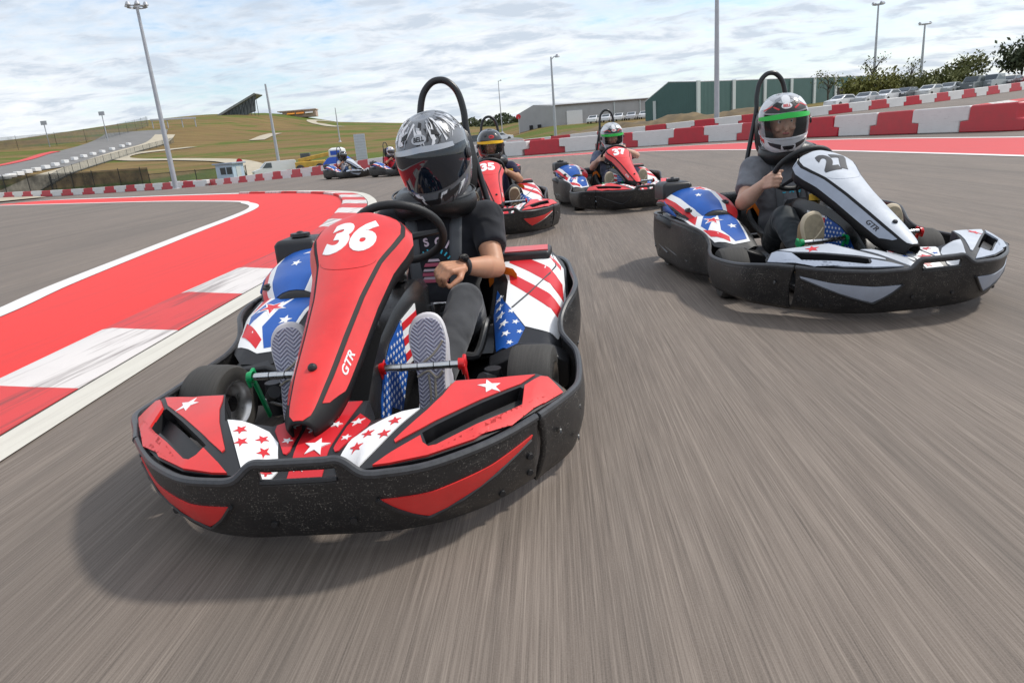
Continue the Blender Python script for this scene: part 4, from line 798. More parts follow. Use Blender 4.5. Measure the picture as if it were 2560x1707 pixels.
kp('headrest', MB().loft([[(-1.03+x, HV+w*math.cos(R(a))*abs(math.cos(R(a)))**-.35 if abs(math.cos(R(a))) > 1e-3 else HV, .83+h*math.sin(R(a))*(abs(math.sin(R(a)))**-.35 if abs(math.sin(R(a))) > 1e-3 else 1)) for a in range(0, 360, 15)] for x, w, h in ((0, .09, .12), (.02, .135, .165), (.07, .145, .175), (.10, .125, .155), (.108, .07, .09))]), LEATH)
for sg in (-1, 1): kp('lap_strap', MB().loft([[(u, v, z), (u+.012, v, z+.035), (u+.014, v+.003, z+.035), (u+.002, v+.003, z)] for u, v, z in ((-.74, SV+sg*.20, .32), (-.70, SV+sg*.255, .385), (-.655, SV+sg*.31, .375), (-.64, SV+sg*.325, .355))]), ORANGE)
# -- left side pod (fuel side), stars and stripes
def podL(u, v):
    z = lerp(u, [-1.2, -1.0, -.85, -.7, -.55, -.4, -.25, -.12], [.40, .425, .415, .385, .34, .29, .235, .19]); z -= .07*ss(.56, .65, v)+.05*ss(.40, .33, v)*ss(-.8, -.5, u); return Vector((u, v, z))
PL = [(-1.15, .36), (-1.18, .5), (-1.12, .62), (-.9, .645), (-.4, .64), (-.2, .60), (-.13, .55), (-.12, .44), (-.16, .36), (-.5, .335), (-.9, .34)]
pdl = decal('side_pod', [PL], podL, 0, BLK, KART, .035, (0, 0, 1), skirt=.17, sharp=50)
wl = [(-.93, .385), (-.95, .60), (-.85, .632), (-.45, .63), (-.24, .59), (-.30, .47), (-.46, .395), (-.62, .40), (-.74, .375)]
o = decal('stripe_panel', [wl], podL, .0025, DEC_W, pdl, .03)
decal('stripe_print', [[(-.93, .41), (-.80, .40), (-.52, .62), (-.66, .62)], [(-.70, .40), (-.60, .41), (-.36, .60), (-.44, .62)], [(-.95, .50), (-.88, .54), (-.80, .62), (-.86, .622)]], podL, .0034, DEC_R, o, .03)
kp('pod_seam', MB().tube([podL(u, v)+Vector((0, 0, .003)) for u, v in ((-.95, .585), (-.8, .60), (-.66, .57), (-.52, .49), (-.42, .42))], .004, 5), SEATED, o)
bp = [(-.60, .355), (-.47, .39), (-.29, .47), (-.16, .43), (-.20, .365), (-.45, .345)]; o = decal('star_field', [bp], podL, .0025, DEC_B, pdl, .03)
stars([star(-.525, .366, .018, .2), star(-.46, .368, .018, .2), star(-.395, .375, .02, .2), star(-.40, .418, .016, .2), star(-.33, .39, .02, .2), star(-.33, .435, .016, .2), star(-.265, .40, .018, .2), star(-.27, .45, .013, .2), star(-.21, .415, .014, .2)], podL, .0034, DEC_W, o, .03)
tb = kp('pod_hatch', MB().loft([[(x, y, z) for x, y in ((-1.0, .37), (-.82, .36), (-.82, .575), (-1.0, .59))] for z in (.40, .445)]), BLK, bevel=.012); kp('hatch_stripe', MB().box((-.91, .475, .4465), (.14, .19, .006)), RED, tb)
kp('pod_fender', MB().loft([[(-.12, v, z0), (-.10, v, z1), (-.17, v, z1+.02), (-.2, v, z0)] for v, z0, z1 in ((.34, .07, .17), (.45, .07, .215), (.56, .07, .205), (.625, .07, .17))]), BLK, bevel=.008)
# -- right side: low pod, engine, blue engine cover, tank
def podR(u, v):
    a = -v; z = lerp(u, [-1.2, -1.0, -.8, -.6, -.4, -.25, -.12], [.335, .38, .405, .395, .36, .30, .225]); z -= .045*ss(.54, .66, a)+.03*ss(.40, .33, a); return Vector((u, v, z))
PR = [(-1.15, -.36), (-1.18, -.5), (-1.12, -.62), (-.9, -.66), (-.45, -.655), (-.2, -.60), (-.13, -.55), (-.12, -.44), (-.16, -.36), (-.5, -.335), (-.9, -.34)]
pdr = decal('side_pod', [PR], podR, 0, BLK, KART, .035, (0, 0, 1), skirt=.17, sharp=50)
o = decal('stripe_panel', [[(-.98, -.40), (-1.0, -.60), (-.85, -.635), (-.45, -.63), (-.22, -.59), (-.17, -.50), (-.18, -.40), (-.5, -.36)]], podR, .0025, DEC_W, pdr, .03)
decal('stripe_print', [[(-.95, -.45), (-.62, -.62), (-.45, -.615), (-.80, -.43)], [(-.36, -.603), (-.27, -.59), (-.19, -.51), (-.23, -.50)], [(-1.0, -.55), (-.86, -.632), (-.76, -.632), (-.98, -.50)]], podR, .0034, DEC_R, o, .03)
decal('blue_print', [[(-.76, -.41), (-.40, -.60), (-.33, -.585), (-.52, -.45), (-.30, -.52), (-.19, -.48), (-.2, -.41), (-.5, -.37)]], podR, .0034, DEC_B, o, .03)
stars([star(-.42, -.52, .062, .1)], podR, .0040, DEC_W, o, .03); stars([star(-.42, -.52, .046, .1)], podR, .0046, DEC_R, o, .03); stars([star(-.33, -.44, .028, .5), star(-.52, -.405, .018, .5)], podR, .0046, DEC_W, o, .03)
kp('pod_fender', MB().loft([[(-.12, v, z0), (-.10, v, z1), (-.17, v, z1+.02), (-.2, v, z0)] for v, z0, z1 in ((-.34, .07, .18), (-.45, .07, .225), (-.56, .07, .215), (-.625, .07, .17))]), BLK, bevel=.008)
eg = kp('engine', MB().box((-.82, -.46, .28), (.34, .26, .2)).box((-.60, -.42, .30), (.10, .12, .10)).lathe([(.03, -.1), (.045, -.08), (.045, .08), (.03, .1)], 16, (-.70, -.52, .27)), ENG, bevel=.01)
kp('cylinder_head', MB().box((-.66, -.50, .335), (.12, .13, .07)).lathe([(0, .04), (.05, .04), (.055, -.04), (0, -.04)], 14, (-.59, -.53, .325), (1, 0, 0)), REDENG, eg, bevel=.01)
for k in range(5): kp('cooling_fin', MB().box((-.72+k*.03, -.52, .33), (.008, .18, .11)), REDENG, eg)
kp('exhaust', MB().tube(spline([(-.72, -.56, .27), (-.70, -.63, .29), (-.76, -.68, .33), (-.90, -.69, .34)], 5), [.028]*16, 10), BLK, eg)
def cover(u, v):
    a = min(max((u+1.10)/.60, 0), 1); w0 = -.485+.03*a; hw = lerp(a, [0, .1, .3, .6, .85, 1], [.15, .19, .212, .205, .178, .12]); q = (v-w0)/hw; zt = lerp(a, [0, .15, .35, .6, .85, 1], [.485, .515, .525, .505, .455, .40])
    return Vector((u, v, zt-.085*abs(q)**2.4))
def cov_edge(k=.985):
    o_ = []
    for i in range(17): a = i/16; o_.append((-1.10+.60*a, -.485+.03*a-k*lerp(a, [0, .1, .3, .6, .85, 1], [.15, .19, .212, .205, .178, .12])))
    for i in range(17): a = 1-i/16; o_.append((-1.10+.60*a, -.485+.03*a+k*lerp(a, [0, .1, .3, .6, .85, 1], [.15, .19, .212, .205, .178, .12])))
    return o_
ec = decal('engine_cover', [cov_edge()], cover, 0, BLK, KART, .03, (0, 0, 1), skirt=.03, sharp=60)
def cp(q0, q1, a0=.03, a1=.97):
    f = lambda a, q: (-1.10+.60*a, -.485+.03*a+q*lerp(a, [0, .1, .3, .6, .85, 1], [.15, .19, .212, .205, .178, .12])); n = 12
    return [f(a0+(a1-a0)*i/n, q0) for i in range(n+1)]+[f(a1-(a1-a0)*i/n, q1) for i in range(n+1)]
for q0, q1, mm, nm in ((-.94, -.82, DEC_R, 'red_print'), (-.82, -.66, DEC_W, 'white_stripe'), (-.66, .30, DEC_B, 'blue_print'), (.30, .48, DEC_W, 'white_stripe'), (.48, .94, DEC_R, 'red_print')): decal(nm, [cp(q0, q1)], cover, .0024, mm, ec, .03)
stars([star(-.70, -.50, .024, .3), star(-.80, -.36, .016, .2), star(-.93, -.55, .0, 0), star(-.84, -.435, .078, .25)], cover, .0032, DEC_W, ec, .03); stars([star(-.84, -.435, .055, .25)], cover, .0038, DEC_R, ec, .03)
for v in (-.60, -.37): kp('cover_bolt', MB().lathe([(0, .010), (.008, .012), (.010, .004), (.021, .006), (.026, -.004)], 18, cover(-.60, v)+Vector((0, 0, .004)), (.25, 0, 1)), BLK, ec)
tk = kp('fuel_tank', MB().loft([[(x, y, z) for x, y in ((-1.08+i_, -.665+i_), (-.88-i_, -.665+i_), (-.88-i_, -.47-i_), (-1.08+i_, -.47-i_))] for z, i_ in ((.45, 0), (.545, 0), (.568, .015))]), BLK, bevel=.015); kp('tank_cap', MB().lathe([(0, .024), (.012, .022), (.02, .014), (.044, .014), (.046, 0), (.03, -.006)], 10, (-.98, -.567, .573), (0, 0, 1)), BLK, tk)
kp('tank_bracket', MB().tube([(-.97, -.645, .38), (-1.0, -.65, .50), (-1.1, -.63, .52), (-1.15, -.58, .44)], .010, 8), TUBEK, tk)
kp('rear_guard', MB().loft([[(-1.02, -.63, .38), (-.86, -.665, .39), (-.74, -.67, .385), (-.66, -.66, .375)], [(-1.02, -.632, .45), (-.86, -.667, .455), (-.74, -.672, .42), (-.66, -.662, .385)]], closed=False, caps=False), DEC_B, ec, solid=.006)
kp('radiator', MB().loft([[(-1.12, y, .36), (-1.0, y, .36), (-1.0, y, .44), (-1.08, y, .46)] for y in (-.22, -.04)]), mat('ribbed_black', (.012, .012, .013), .5, bump=.9, bscale=90), bevel=.02)

def number(root, s, m):
    fp = next(o for o in root.children_recursive if o.name.split('.')[0] == 'number_face'); tv, tfc = text2d(s, .150, .12, .0075); W_ = max(x for x, y in tv)
    pts = []
    for x, y in tv:
        q = .232-y*1.65/clen; a = lerp(q, AT, AW); pts.append((q, max(-.92, min(.92, (x*1.04-(.012 if s[0] == '3' else -.004))/a))))
    decal('number', [(pts, tfc)], nose, .0062, m, fp, (.015, .12), (.5, 0, 1))

# ------------------------------------------------------------------ drivers
def blob(prims, voxel, it=4):
    bm = bmesh.new()
    for p in prims:
        if p[0] in 'ck':
            a, ra, b_, rb_ = Vector(p[1]), p[2], Vector(p[3]), p[4]; d = b_-a; q = d.to_track_quat('Z', 'Y').to_matrix().to_4x4()
            bmesh.ops.create_cone(bm, cap_ends=True, segments=20, radius1=ra, radius2=rb_, depth=d.length, matrix=Matrix.Translation((a+b_)/2) @ q)
            if p[0] == 'c':
                for c_, r_ in ((a, ra), (b_, rb_)): bmesh.ops.create_icosphere(bm, subdivisions=3, radius=r_*1.005, matrix=Matrix.Translation(c_))
        else:
            M_ = Matrix.Translation(p[1]) @ (p[3].to_4x4() if len(p) > 3 else Matrix()) @ Matrix.Diagonal((*p[2], 1)); bmesh.ops.create_icosphere(bm, subdivisions=4, radius=1, matrix=M_)
    me = bpy.data.meshes.new('tmp'); bm.to_mesh(me); bm.free(); o = bpy.data.objects.new('tmp', me); COL.objects.link(o)
    r_ = o.modifiers.new('r', 'REMESH'); r_.mode = 'VOXEL'; r_.voxel_size = voxel; s_ = o.modifiers.new('s', 'SMOOTH'); s_.iterations = it; s_.factor = .5
    bpy.context.view_layer.update(); m2 = bpy.data.meshes.new_from_object(o.evaluated_get(bpy.context.evaluated_depsgraph_get())); bpy.data.objects.remove(o); bpy.data.meshes.remove(me)
    m2.polygons.foreach_set('use_smooth', [True]*len(m2.polygons)); return m2
def rot_to(v, axis, ang): return Quaternion(axis, ang) @ v
def hand(w, fwd, side, back, curl, out_, spread=.022):
    w = Vector(w); fwd = Vector(fwd).normalized(); back = Vector(back); back = (back-fwd*back.dot(fwd)).normalized(); side = Vector(side); side = (side-fwd*side.dot(fwd)-back*side.dot(back)).normalized(); ax = back.cross(fwd).normalized()
    sgn = 1 if (Quaternion(ax, .3) @ fwd).dot(back) < 0 else -1
    for i in range(4):
        k = (.96, 1.06, 1., .82)[i]; b0 = w+fwd*(.088-.006*abs(i-1))+side*(spread*(1.5-i)); out_.append(('c', w+side*(.016*(1.5-i))+fwd*.01, .0155, b0, .0125)); d = fwd.copy(); p = b0; a = 0; r_ = .0105
        for L_, c_ in zip((.042, .027, .022), curl):
            d = Quaternion(ax, sgn*R(c_)) @ d; e_ = p+d*L_*k; out_.append(('c', p, r_, e_, r_*.88)); p = e_; r_ *= .88
    b0 = w+fwd*.022+side*.024-back*.006; d = (fwd*.62+side*.62-back*.35).normalized(); e_ = b0+d*.045; out_.append(('c', b0, .0165, e_, .0125)); d2 = (fwd*.85+side*.05-back*.5).normalized(); e2_ = e_+d2*.034; out_.append(('c', e_, .0122, e2_, .0105)); out_.append(('c', e2_, .0105, e2_+(fwd*.8-back*.6).normalized()*.022, .0092))
HZT = [-.155, -.148, -.135, -.11, -.06, 0, .05, .09, .12, .138, .1445]; HF = [.112, .140, .156, .168, .166, .158, .145, .120, .088, .05, .004]; HBk = [.075, .09, .102, .118, .137, .15, .147, .127, .098, .056, .004]; HWd = [.08, .092, .102, .114, .124, .130, .125, .106, .081, .045, .004]
hsp = spline([(z, 0, 0) for z in HZT], 4); hf4 = spline([(a, b_, c_) for a, b_, c_ in zip(HF, HBk, HWd)], 4)
def hpar(z):
    if z <= hsp[0].x: return hf4[0]
    for i in range(len(hsp)-1):
        if hsp[i+1].x >= z: return hf4[i].lerp(hf4[i+1], (z-hsp[i].x)/(hsp[i+1].x-hsp[i].x))
    return hf4[-1]
def hs(az, z, off=0.):
    f_, b_, w_ = hpar(z); a = R(az); cx_, sy_ = math.cos(a), math.sin(a); n = .92
    r_ = (f_ if cx_ > 0 else b_); return Vector(((r_+off)*math.copysign(abs(cx_)**n, cx_), (w_+off)*math.copysign(abs(sy_)**n, sy_), z+off*.3*math.copysign(1, z)*ss(.06, .14, abs(z))))
def graphic(name, stops, sc, seed, rough=.22):
    m, t, b, tcn = custom(name, rough); b.inputs['Coat Weight'].default_value = .6; co = tcn.outputs['Object']
    s1 = NOISE(t, mapping(t, co, (.5, 1.9, .75), (R(20), R(-12), R(seed)), (seed, 0, 0)), sc, 3, .6, 1.6); s2 = NOISE(t, mapping(t, co, (.6, 3.2, 1.1), (R(-24), R(30), R(8)), (seed*2, 1, 0)), sc*1.5, 2, .5, 2.2)
    v = MATH(t, 'ADD', MATH(t, 'MULTIPLY', s1, .55), MATH(t, 'MULTIPLY', s2, .45))
    t.links.new(RAMP(t, v, stops, 'CONSTANT'), b.inputs['Base Color']); return m
G36 = mat('dark_steel_helmet', (.13, .137, .15), .2, var=.2, coat=.5); G27 = mat('silver_white_helmet', (.42, .43, .45), .2, var=.1, coat=.5)
G35 = mat('gloss_black_helmet', (.018, .018, .02), .12, coat=.8); GBW = graphic('blue_white_yellow_graphic', [(0, (.02, .04, .40)), (.45, (.70, .70, .70)), (.52, (.70, .36, .02)), (.55, (.75, .75, .75)), (.6, (.02, .05, .45))], 7, 3)
VDK = mat('mirror_dark_visor', (.006, .010, .018), .03, spec=.75)
m, t, b, tcn = custom('clear_visor', .05, .8); b.inputs['Base Color'].default_value = (.05, .055, .06, 1); b.inputs['Alpha'].default_value = .16; b.inputs['Coat Weight'].default_value = .4; VCL = m
m, t, b, tcn = custom('smoked_visor', .05, .8); b.inputs['Base Color'].default_value = (.012, .012, .014, 1); b.inputs['Alpha'].default_value = .72; VSM = m
VGR = mat('green_visor_strip', (.02, .50, .06), .4); VYE = mat('yellow_visor_strip', (.85, .48, .0), .4)
def helmet(par, c, rot, k, shell, visor, strip=None, hole=True, badge=None, fine=True):
    H = empty('helmet', c, parent=par); H.rotation_euler = Euler((rot[2], rot[1], rot[0]), 'XYZ'); H.rotation_mode = 'XYZ'; H.scale = (k, k, k)
    na = 64 if fine else 32; zs = [-.155+.3*(i/30)**1.0 for i in range(30)]+[.1445]; azs = [-180+360*i/na for i in range(na+1)]
    def sk(i, j): z = (zs[i]+zs[i+1])/2; a = (azs[j]+azs[j+1])/2; return hole and abs(a) < 60 and -.068 < z < .05
    sh = MB().grid(lambda i, j: hs(azs[j], zs[i]), range(len(zs)), range(len(azs)), sk).build('shell', shell, H, sharp=70); sh.modifiers.new('solid', 'SOLIDIFY').thickness = .008; sh.modifiers['solid'].offset = -1
    MB().grid(lambda i, j: hs(azs[j], -.150)*(1-.28*i), range(2), range(len(azs))).build('neck_trim', LEATH, H)
    def vz(a, q): s_ = abs(a)/84; return (-.078+.030*s_**2)+(.140-.046*s_**2-.012*s_)*q
    va = [-84+168*i/40 for i in range(41)]
    vi = MB().grid(lambda a, q: hs(a, vz(a, q), .0045), va, [i/10 for i in range(11)]).build('visor', visor, H, sharp=80)
    if strip: MB().grid(lambda a, q: hs(a, vz(a, .80+.2*q), .0055), va[1:-1], [0, .5, 1]).build('visor_strip', strip, vi, sharp=80)
    else: MB().grid(lambda a, q: hs(a, vz(a, .97+.13*q), .007), va[7:-7], [0, .5, 1]).build('visor_hinge_bar', mat('silver_bar', (.45, .46, .48), .25, .6), vi)
    for s_ in (-1, 1): MB().lathe([(0, .009), (.017, .007), (.02, 0)], 16, hs(s_*80, -.01, .006), (0.1, s_, 0)).build('visor_pivot', BLK, H)
    def S(a, z): return hs(a, z)
    rf = (1, 0, .2)
    for s_ in (-1, 1): decal('vent', [[(s_*24, .098), (s_*40, .088), (s_*38, .102), (s_*26, .112)]], S, .003, BLK, H, (6, .02), rf)
    decal('chin_vent', [[(-14, -.108), (14, -.108), (10, -.128), (-10, -.128)]], S, .003, BLK, H, (5, .02), rf)
    for s_ in (-1, 1): decal('chin_flash', [[(s_*16, -.10), (s_*52, -.085), (s_*46, -.105), (s_*18, -.125)]], S, .003, BLK, H, (5, .02), rf)
    if shell is G36:
        wt_, sv_ = mat('helmet_white', (.70, .71, .73), .18, coat=.5), mat('silver_bar', (.45, .46, .48), .25, .6); A_, B_ = [], []
        rs = random.Random(5); C_ = []
        for n_ in range(150):
            zone = n_ % 3; a0 = rs.uniform(-105, 105); w_ = rs.uniform(1.5, 5.0); tl_ = a0*.12+rs.uniform(-12, 12)
            if zone == 0: z0 = rs.uniform(.066, .09); z1 = min(.138, z0+rs.uniform(.025, .06)); q_ = [(a0-w_, z0), (a0+w_, z0+.004), (a0+tl_, z1)]
            elif zone == 1: z1 = rs.uniform(.115, .138); z0 = max(.066, z1-rs.uniform(.03, .06)); q_ = [(a0-w_*1.3, z1), (a0+w_*1.3, z1-.003), (a0+tl_, z0)]
            else:
                a0 = rs.choice((-1, 1))*rs.uniform(14, 112); z0 = rs.uniform(-.095, -.085) if abs(a0) < 84 else rs.uniform(-.07, .06); q_ = [(a0-w_, z0), (a0+w_, z0+.003), (a0-(10 if a0 > 0 else -10)+tl_*.3, max(-.148, z0-rs.uniform(.025, .055)))]
            (A_, B_, C_, C_, A_)[rs.randrange(5)].append(q_)
        decal('shard_print', C_, S, .0012, BLK, H, (8, .02), rf)['kind'] = 'stuff'
        for L_, m_, o_ in ((B_, sv_, .0018), (A_, wt_, .0025)): decal('shard_print', L_, S, o_, m_, H, (8, .02), rf)['kind'] = 'stuff'
    if shell is G27:
        wt_, rd_, gy_ = mat('helmet_white', (.70, .71, .73), .18, coat=.5), mat('helmet_red', (.60, .02, .02), .2, coat=.5), mat('helmet_grey', (.28, .29, .31), .2, .3)
        decal('black_print', [[(-62, .062), (62, .062), (48, .088), (26, .112), (10, .104), (-10, .104), (-26, .112), (-48, .088)]], S, .0013, BLK, H, (6, .01), rf)
        decal('white_print', [[(-9, .106), (9, .106), (16, .128), (10, .138), (-10, .138), (-16, .128)]], S, .0016, wt_, H, (6, .01), rf)
        for sg_ in (-1, 1):
            decal('white_print', [[(sg_*40, .112), (sg_*58, .082), (sg_*82, .07), (sg_*140, .05), (sg_*150, .09), (sg_*70, .122)]], S, .0016, wt_, H, (8, .012), rf)
            decal('grey_print', [[(sg_*16, .122), (sg_*36, .108), (sg_*40, .122), (sg_*22, .134)]], S, .0016, gy_, H, (6, .012), rf)
            decal('red_print', [[(sg_*17, .080), (sg_*40, .098), (sg_*66, .074), (sg_*66, .068), (sg_*40, .091), (sg_*19, .074)]], S, .0022, rd_, H, (6, .012), rf)
            decal('white_print', [[(sg_*3, -.138), (sg_*3, -.112), (sg_*30, -.098), (sg_*62, -.072), (sg_*86, -.062), (sg_*120, -.04), (sg_*112, -.09), (sg_*70, -.135), (sg_*40, -.148)]], S, .0016, wt_, H, (8, .012), rf)
            decal('red_print', [[(sg_*64, -.076), (sg_*84, -.06), (sg_*84, -.085), (sg_*66, -.10)]], S, .0024, rd_, H, (6, .012), rf)
    if badge:
        ov = [(13*math.cos(i*.314), .092+.0135*math.sin(i*.314)) for i in range(20)]; bo = decal('badge', [ov], S, .0025, badge[0], H, (4, .01), rf)
        tv, tf_ = text2d('BELL', 1., 0, .03); decal('lettering', [([(x*8.6, .092+y*.0175) for x, y in tv], tf_)], S, .0036, badge[1], bo, (3, .01), rf)
    return H
TREAD = None
m, t, b, tcn = custom('ribbed_shoe_sole', .7, .3); co = tcn.outputs['Object']; sx = t.nodes.new('ShaderNodeSeparateXYZ'); t.links.new(co, sx.inputs[0])
zig = MATH(t, 'PINGPONG', MATH(t, 'ADD', sx.outputs[1], 10.), .019); wv = MATH(t, 'SINE', MATH(t, 'MULTIPLY', MATH(t, 'ADD', sx.outputs[2], zig), 560.)); wf = RAMP(t, MATH(t, 'ADD', MATH(t, 'MULTIPLY', wv, .5), .5), [(.25, 0.), (.6, 1.)])
t.links.new(MIX(t, wf, (.24, .24, .33), (.56, .55, .64)), b.inputs['Base Color']); bumpn(t, b, wv, .6, .003); SOLE36 = m
SOLET = mat('gum_sole', (.17, .10, .055), .7, var=.15, vscale=40, bump=.4, bscale=300); SOLEB = mat('beige_sole', (.30, .25, .17), .7, var=.2, vscale=40, bump=.3, bscale=300)
def shoe(par, c, tilt, roll, up_m, sole_m, edge_m):
    S = empty('shoe', c, parent=par); S.rotation_euler = (roll, tilt, 0); S.scale = (1.2, 1.22, 1.12)
    out = [(-.034, 0), (-.037, .02), (-.036, .07), (-.036, .11), (-.044, .16), (-.050, .20), (-.046, .24), (-.028, .268), (0, .278), (.026, .27), (.040, .245), (.046, .205), (.043, .16), (.036, .11), (.035, .06), (.034, .02), (.020, -.004), (0, -.010), (-.020, -.004)]
    op = [(p.x, p.y) for p in spline([(x, y, 0) for x, y in out], 3, True)]
    MB().loft([[(q, x*k, y*k+.14*(1-k)) for x, y in op] for q, k in ((-.028, .97), (-.01, 1.0), (-.004, .99), (0, .95))]).build('sole_edge', edge_m, S, sharp=50)
    MB().loft([[(q, x*k, y*k+.14*(1-k)) for x, y in op] for q, k in ((-.002, .90), (.003, .885), (.0035, .6))]).build('tread', sole_m, S)
    for g_ in ([(-.040, .125), (-.018, .142), (.010, .165), (.036, .20)], [(-.034, .105), (-.006, .12), (.014, .10), (.03, .118)], [(-.008, .02), (-.004, .06), (-.006, .11)], [(.010, .02), (.008, .06), (.010, .10)]): MB().tube(spline([(.0035, x, y) for x, y in g_], 5), .0032, 6).build('tread_groove', edge_m if sole_m is not SOLE36 else mat('beige_groove', (.36, .32, .26), .7), S)
    MB().loft([[(q, x*k, y*ky+b0) for x, y in op] for q, k, ky, b0 in ((-.027, .95, .95, .006), (-.055, .93, .88, .006), (-.075, .85, .66, .005), (-.10, .80, .45, .0), (-.13, .85, .36, -.005))]).build('upper', up_m, S, sharp=60)
    return S
SK = skin('tan_skin', (.52, .27, .165)); SK2 = skin('fair_skin', (.60, .36, .26)); SK3 = skin('brown_skin', (.42, .22, .13))
JEAN = cloth('black_denim', (.050, .051, .055), .6); TEEK = cloth('black_cotton', (.016, .017, .022), .45); TEEG = cloth('grey_cotton', (.16, .165, .18), .5); NAVY = cloth('navy_cotton', (.018, .018, .05), .4); BLUEG = cloth('slate_blue_cotton', (.12, .14, .20), .45); REDT = cloth('red_cotton', (.45, .012, .03), .4); LEGB = cloth('black_leggings', (.020, .026, .030), .35, .6); LEGG = cloth('grey_leggings', (.11, .115, .125), .4); WHT_C = cloth('white_cotton', (.6, .58, .62), .4); BLJ = cloth('blue_denim', (.04, .09, .20), .4)
WSH = mat('white_shoe', (.62, .60, .64), .55, var=.08, vscale=20); EDW = mat('white_sole_edge', (.62, .60, .62), .5); SHB = mat('black_shoe', (.03, .03, .032), .6); SHT = mat('tan_shoe', (.32, .22, .12), .7); EDT = mat('cream_sole_edge', (.55, .46, .33), .6)
def driver(root, P, vox):
    """P: pose and clothes; joints in kart coordinates"""
    sv = P.get('sv', SV); g = P.get('bulk', 1.); hc = Vector(P['head']); L = P['L']; Rr = P['Rr']
    sh = P.get('lean', 0.); shz = .62; shL = Vector((-.80+sh, sv+.185, shz)); shR = Vector((-.80+sh, sv-.185, shz)); nk = Vector((-.79+sh, sv, .65))
    hrot = Euler((P['hrot'][2], P['hrot'][1], P['hrot'][0])).to_matrix()
    body = [('e', (-.72, sv, .19), (.10, .14, .09)), ('c', (-.76, sv, .25), .10, (-.80+sh, sv, .55), .10), ('c', shL, .05, shR, .05), ('c', nk, .056, hc+hrot @ Vector((-.03, 0, -.06)), .054), ('e', hc+hrot @ Vector((.005, 0, .0)), (.098, .076, .12), hrot), ('e', hc+hrot @ Vector((.02, 0, -.06)), (.075, .06, .07), hrot)]
    body += [('c', hc+hrot @ Vector((.095, 0, .005)), .010, hc+hrot @ Vector((.118, 0, -.035)), .015), ('c', hc+hrot @ Vector((.085, -.045, .03)), .009, hc+hrot @ Vector((.085, .045, .03)), .009), ('e', hc+hrot @ Vector((.08, .04, -.035)), (.022, .02, .02)), ('e', hc+hrot @ Vector((.08, -.04, -.035)), (.022, .02, .02)), ('e', hc+hrot @ Vector((.092, 0, -.06)), (.014, .022, .009))]
    shirt = [('e', (-.755, sv, .27), (.125*g, .165*g, .14)), ('e', (-.785+sh*.5, sv, .42), (.125*g, .178*g, .19)), ('e', (-.80+sh, sv, .55), (.112*g, .185, .11)), ('c', shL+Vector((0, -.02, -.01)), .072, shR+Vector((0, .02, -.01)), .072), ('k', nk+Vector((0, 0, -.05)), .10, nk+Vector((0, 0, .03)), .068)]
    trou = [('e', (-.72, sv, .20), (.135, .175, .12))]
    for side, A, s_ in ((1, L, shL), (-1, Rr, shR)):
        el, wr = Vector(A['el']), Vector(A['wr']); body += [('c', s_, .056*g, s_.lerp(el, .55), .049*g), ('c', s_.lerp(el, .55), .049*g, el, .041*g), ('c', el, .043*g, el.lerp(wr, .3), .046*g), ('c', el.lerp(wr, .3), .046*g, wr, .027)]
        hand(wr, A['fwd'], A['side'], A['back'], A['curl'], body)
        so_ = s_+Vector((0, side*.022, -.012)); cuff = so_.lerp(el, P.get('sleeve', .68)); shirt += [('c', so_, .078*g, so_.lerp(el, .35), .070*g), ('k', so_.lerp(el, .2), .072*g, cuff, .066*g)]
        kn, an = Vector(A['kn']), Vector(A['an']); hip = Vector((-.68, sv+side*.085, .165))
        trou += [('c', hip, .098*g, hip.lerp(kn, .5), .085*g), ('c', hip.lerp(kn, .5), .085*g, kn, .066*g), ('c', kn, .064*g, kn.lerp(an, .4), .060*g), ('k', kn.lerp(an, .35), .062*g, an, .046)]
        body += [('c', hip, .06, kn, .05), ('c', kn, .045, an, .036), ('c', an, .036, an+Vector((.05, 0, -.05)), .034)]
    bo = ob('body', blob(body, vox*.9, 3), P['skin'], root)
    shm = blob(shirt, vox*1.3, 14); sho = ob('shirt', shm, P['shirt'], root); ob('trousers', blob(trou, vox*1.3, 14), P['trou'], root)
    for A in (L, Rr): shoe(root, A['shoe'], A.get('tilt', R(12)), A.get('roll', 0), P['shoes'][0], P['shoes'][1], P['shoes'][2])
    H = helmet(root, hc, P['hrot'], P.get('hk', 1.06), *P['helm'], fine=vox < .01)
    col_c = nk+Vector((.02, 0, .055)); cm = Euler((0, R(10), 0)).to_matrix(); MB().tube([col_c+cm @ Vector((.105*math.cos(a*.2094), .118*math.sin(a*.2094), .012*math.cos(a*.4188))) for a in range(30)], .062, 14, True).build('neck_collar', LEATH, root)
    MB().tube([col_c+cm @ Vector((.161*math.cos(a*.2094), .174*math.sin(a*.2094), .03)) for a in range(30)], .0045, 5, True).build('collar_piping', SEATED, root)
    bv = BVHTree.FromPolygons([p.co.copy() for p in shm.vertices], [tuple(p.vertices) for p in shm.polygons])
    def front(v, z):
        h = bv.ray_cast(Vector((.3, v, z)), Vector((-1, 0, 0)))[0]; return h if h else Vector((-.7, v, z))
    return H, front, bv
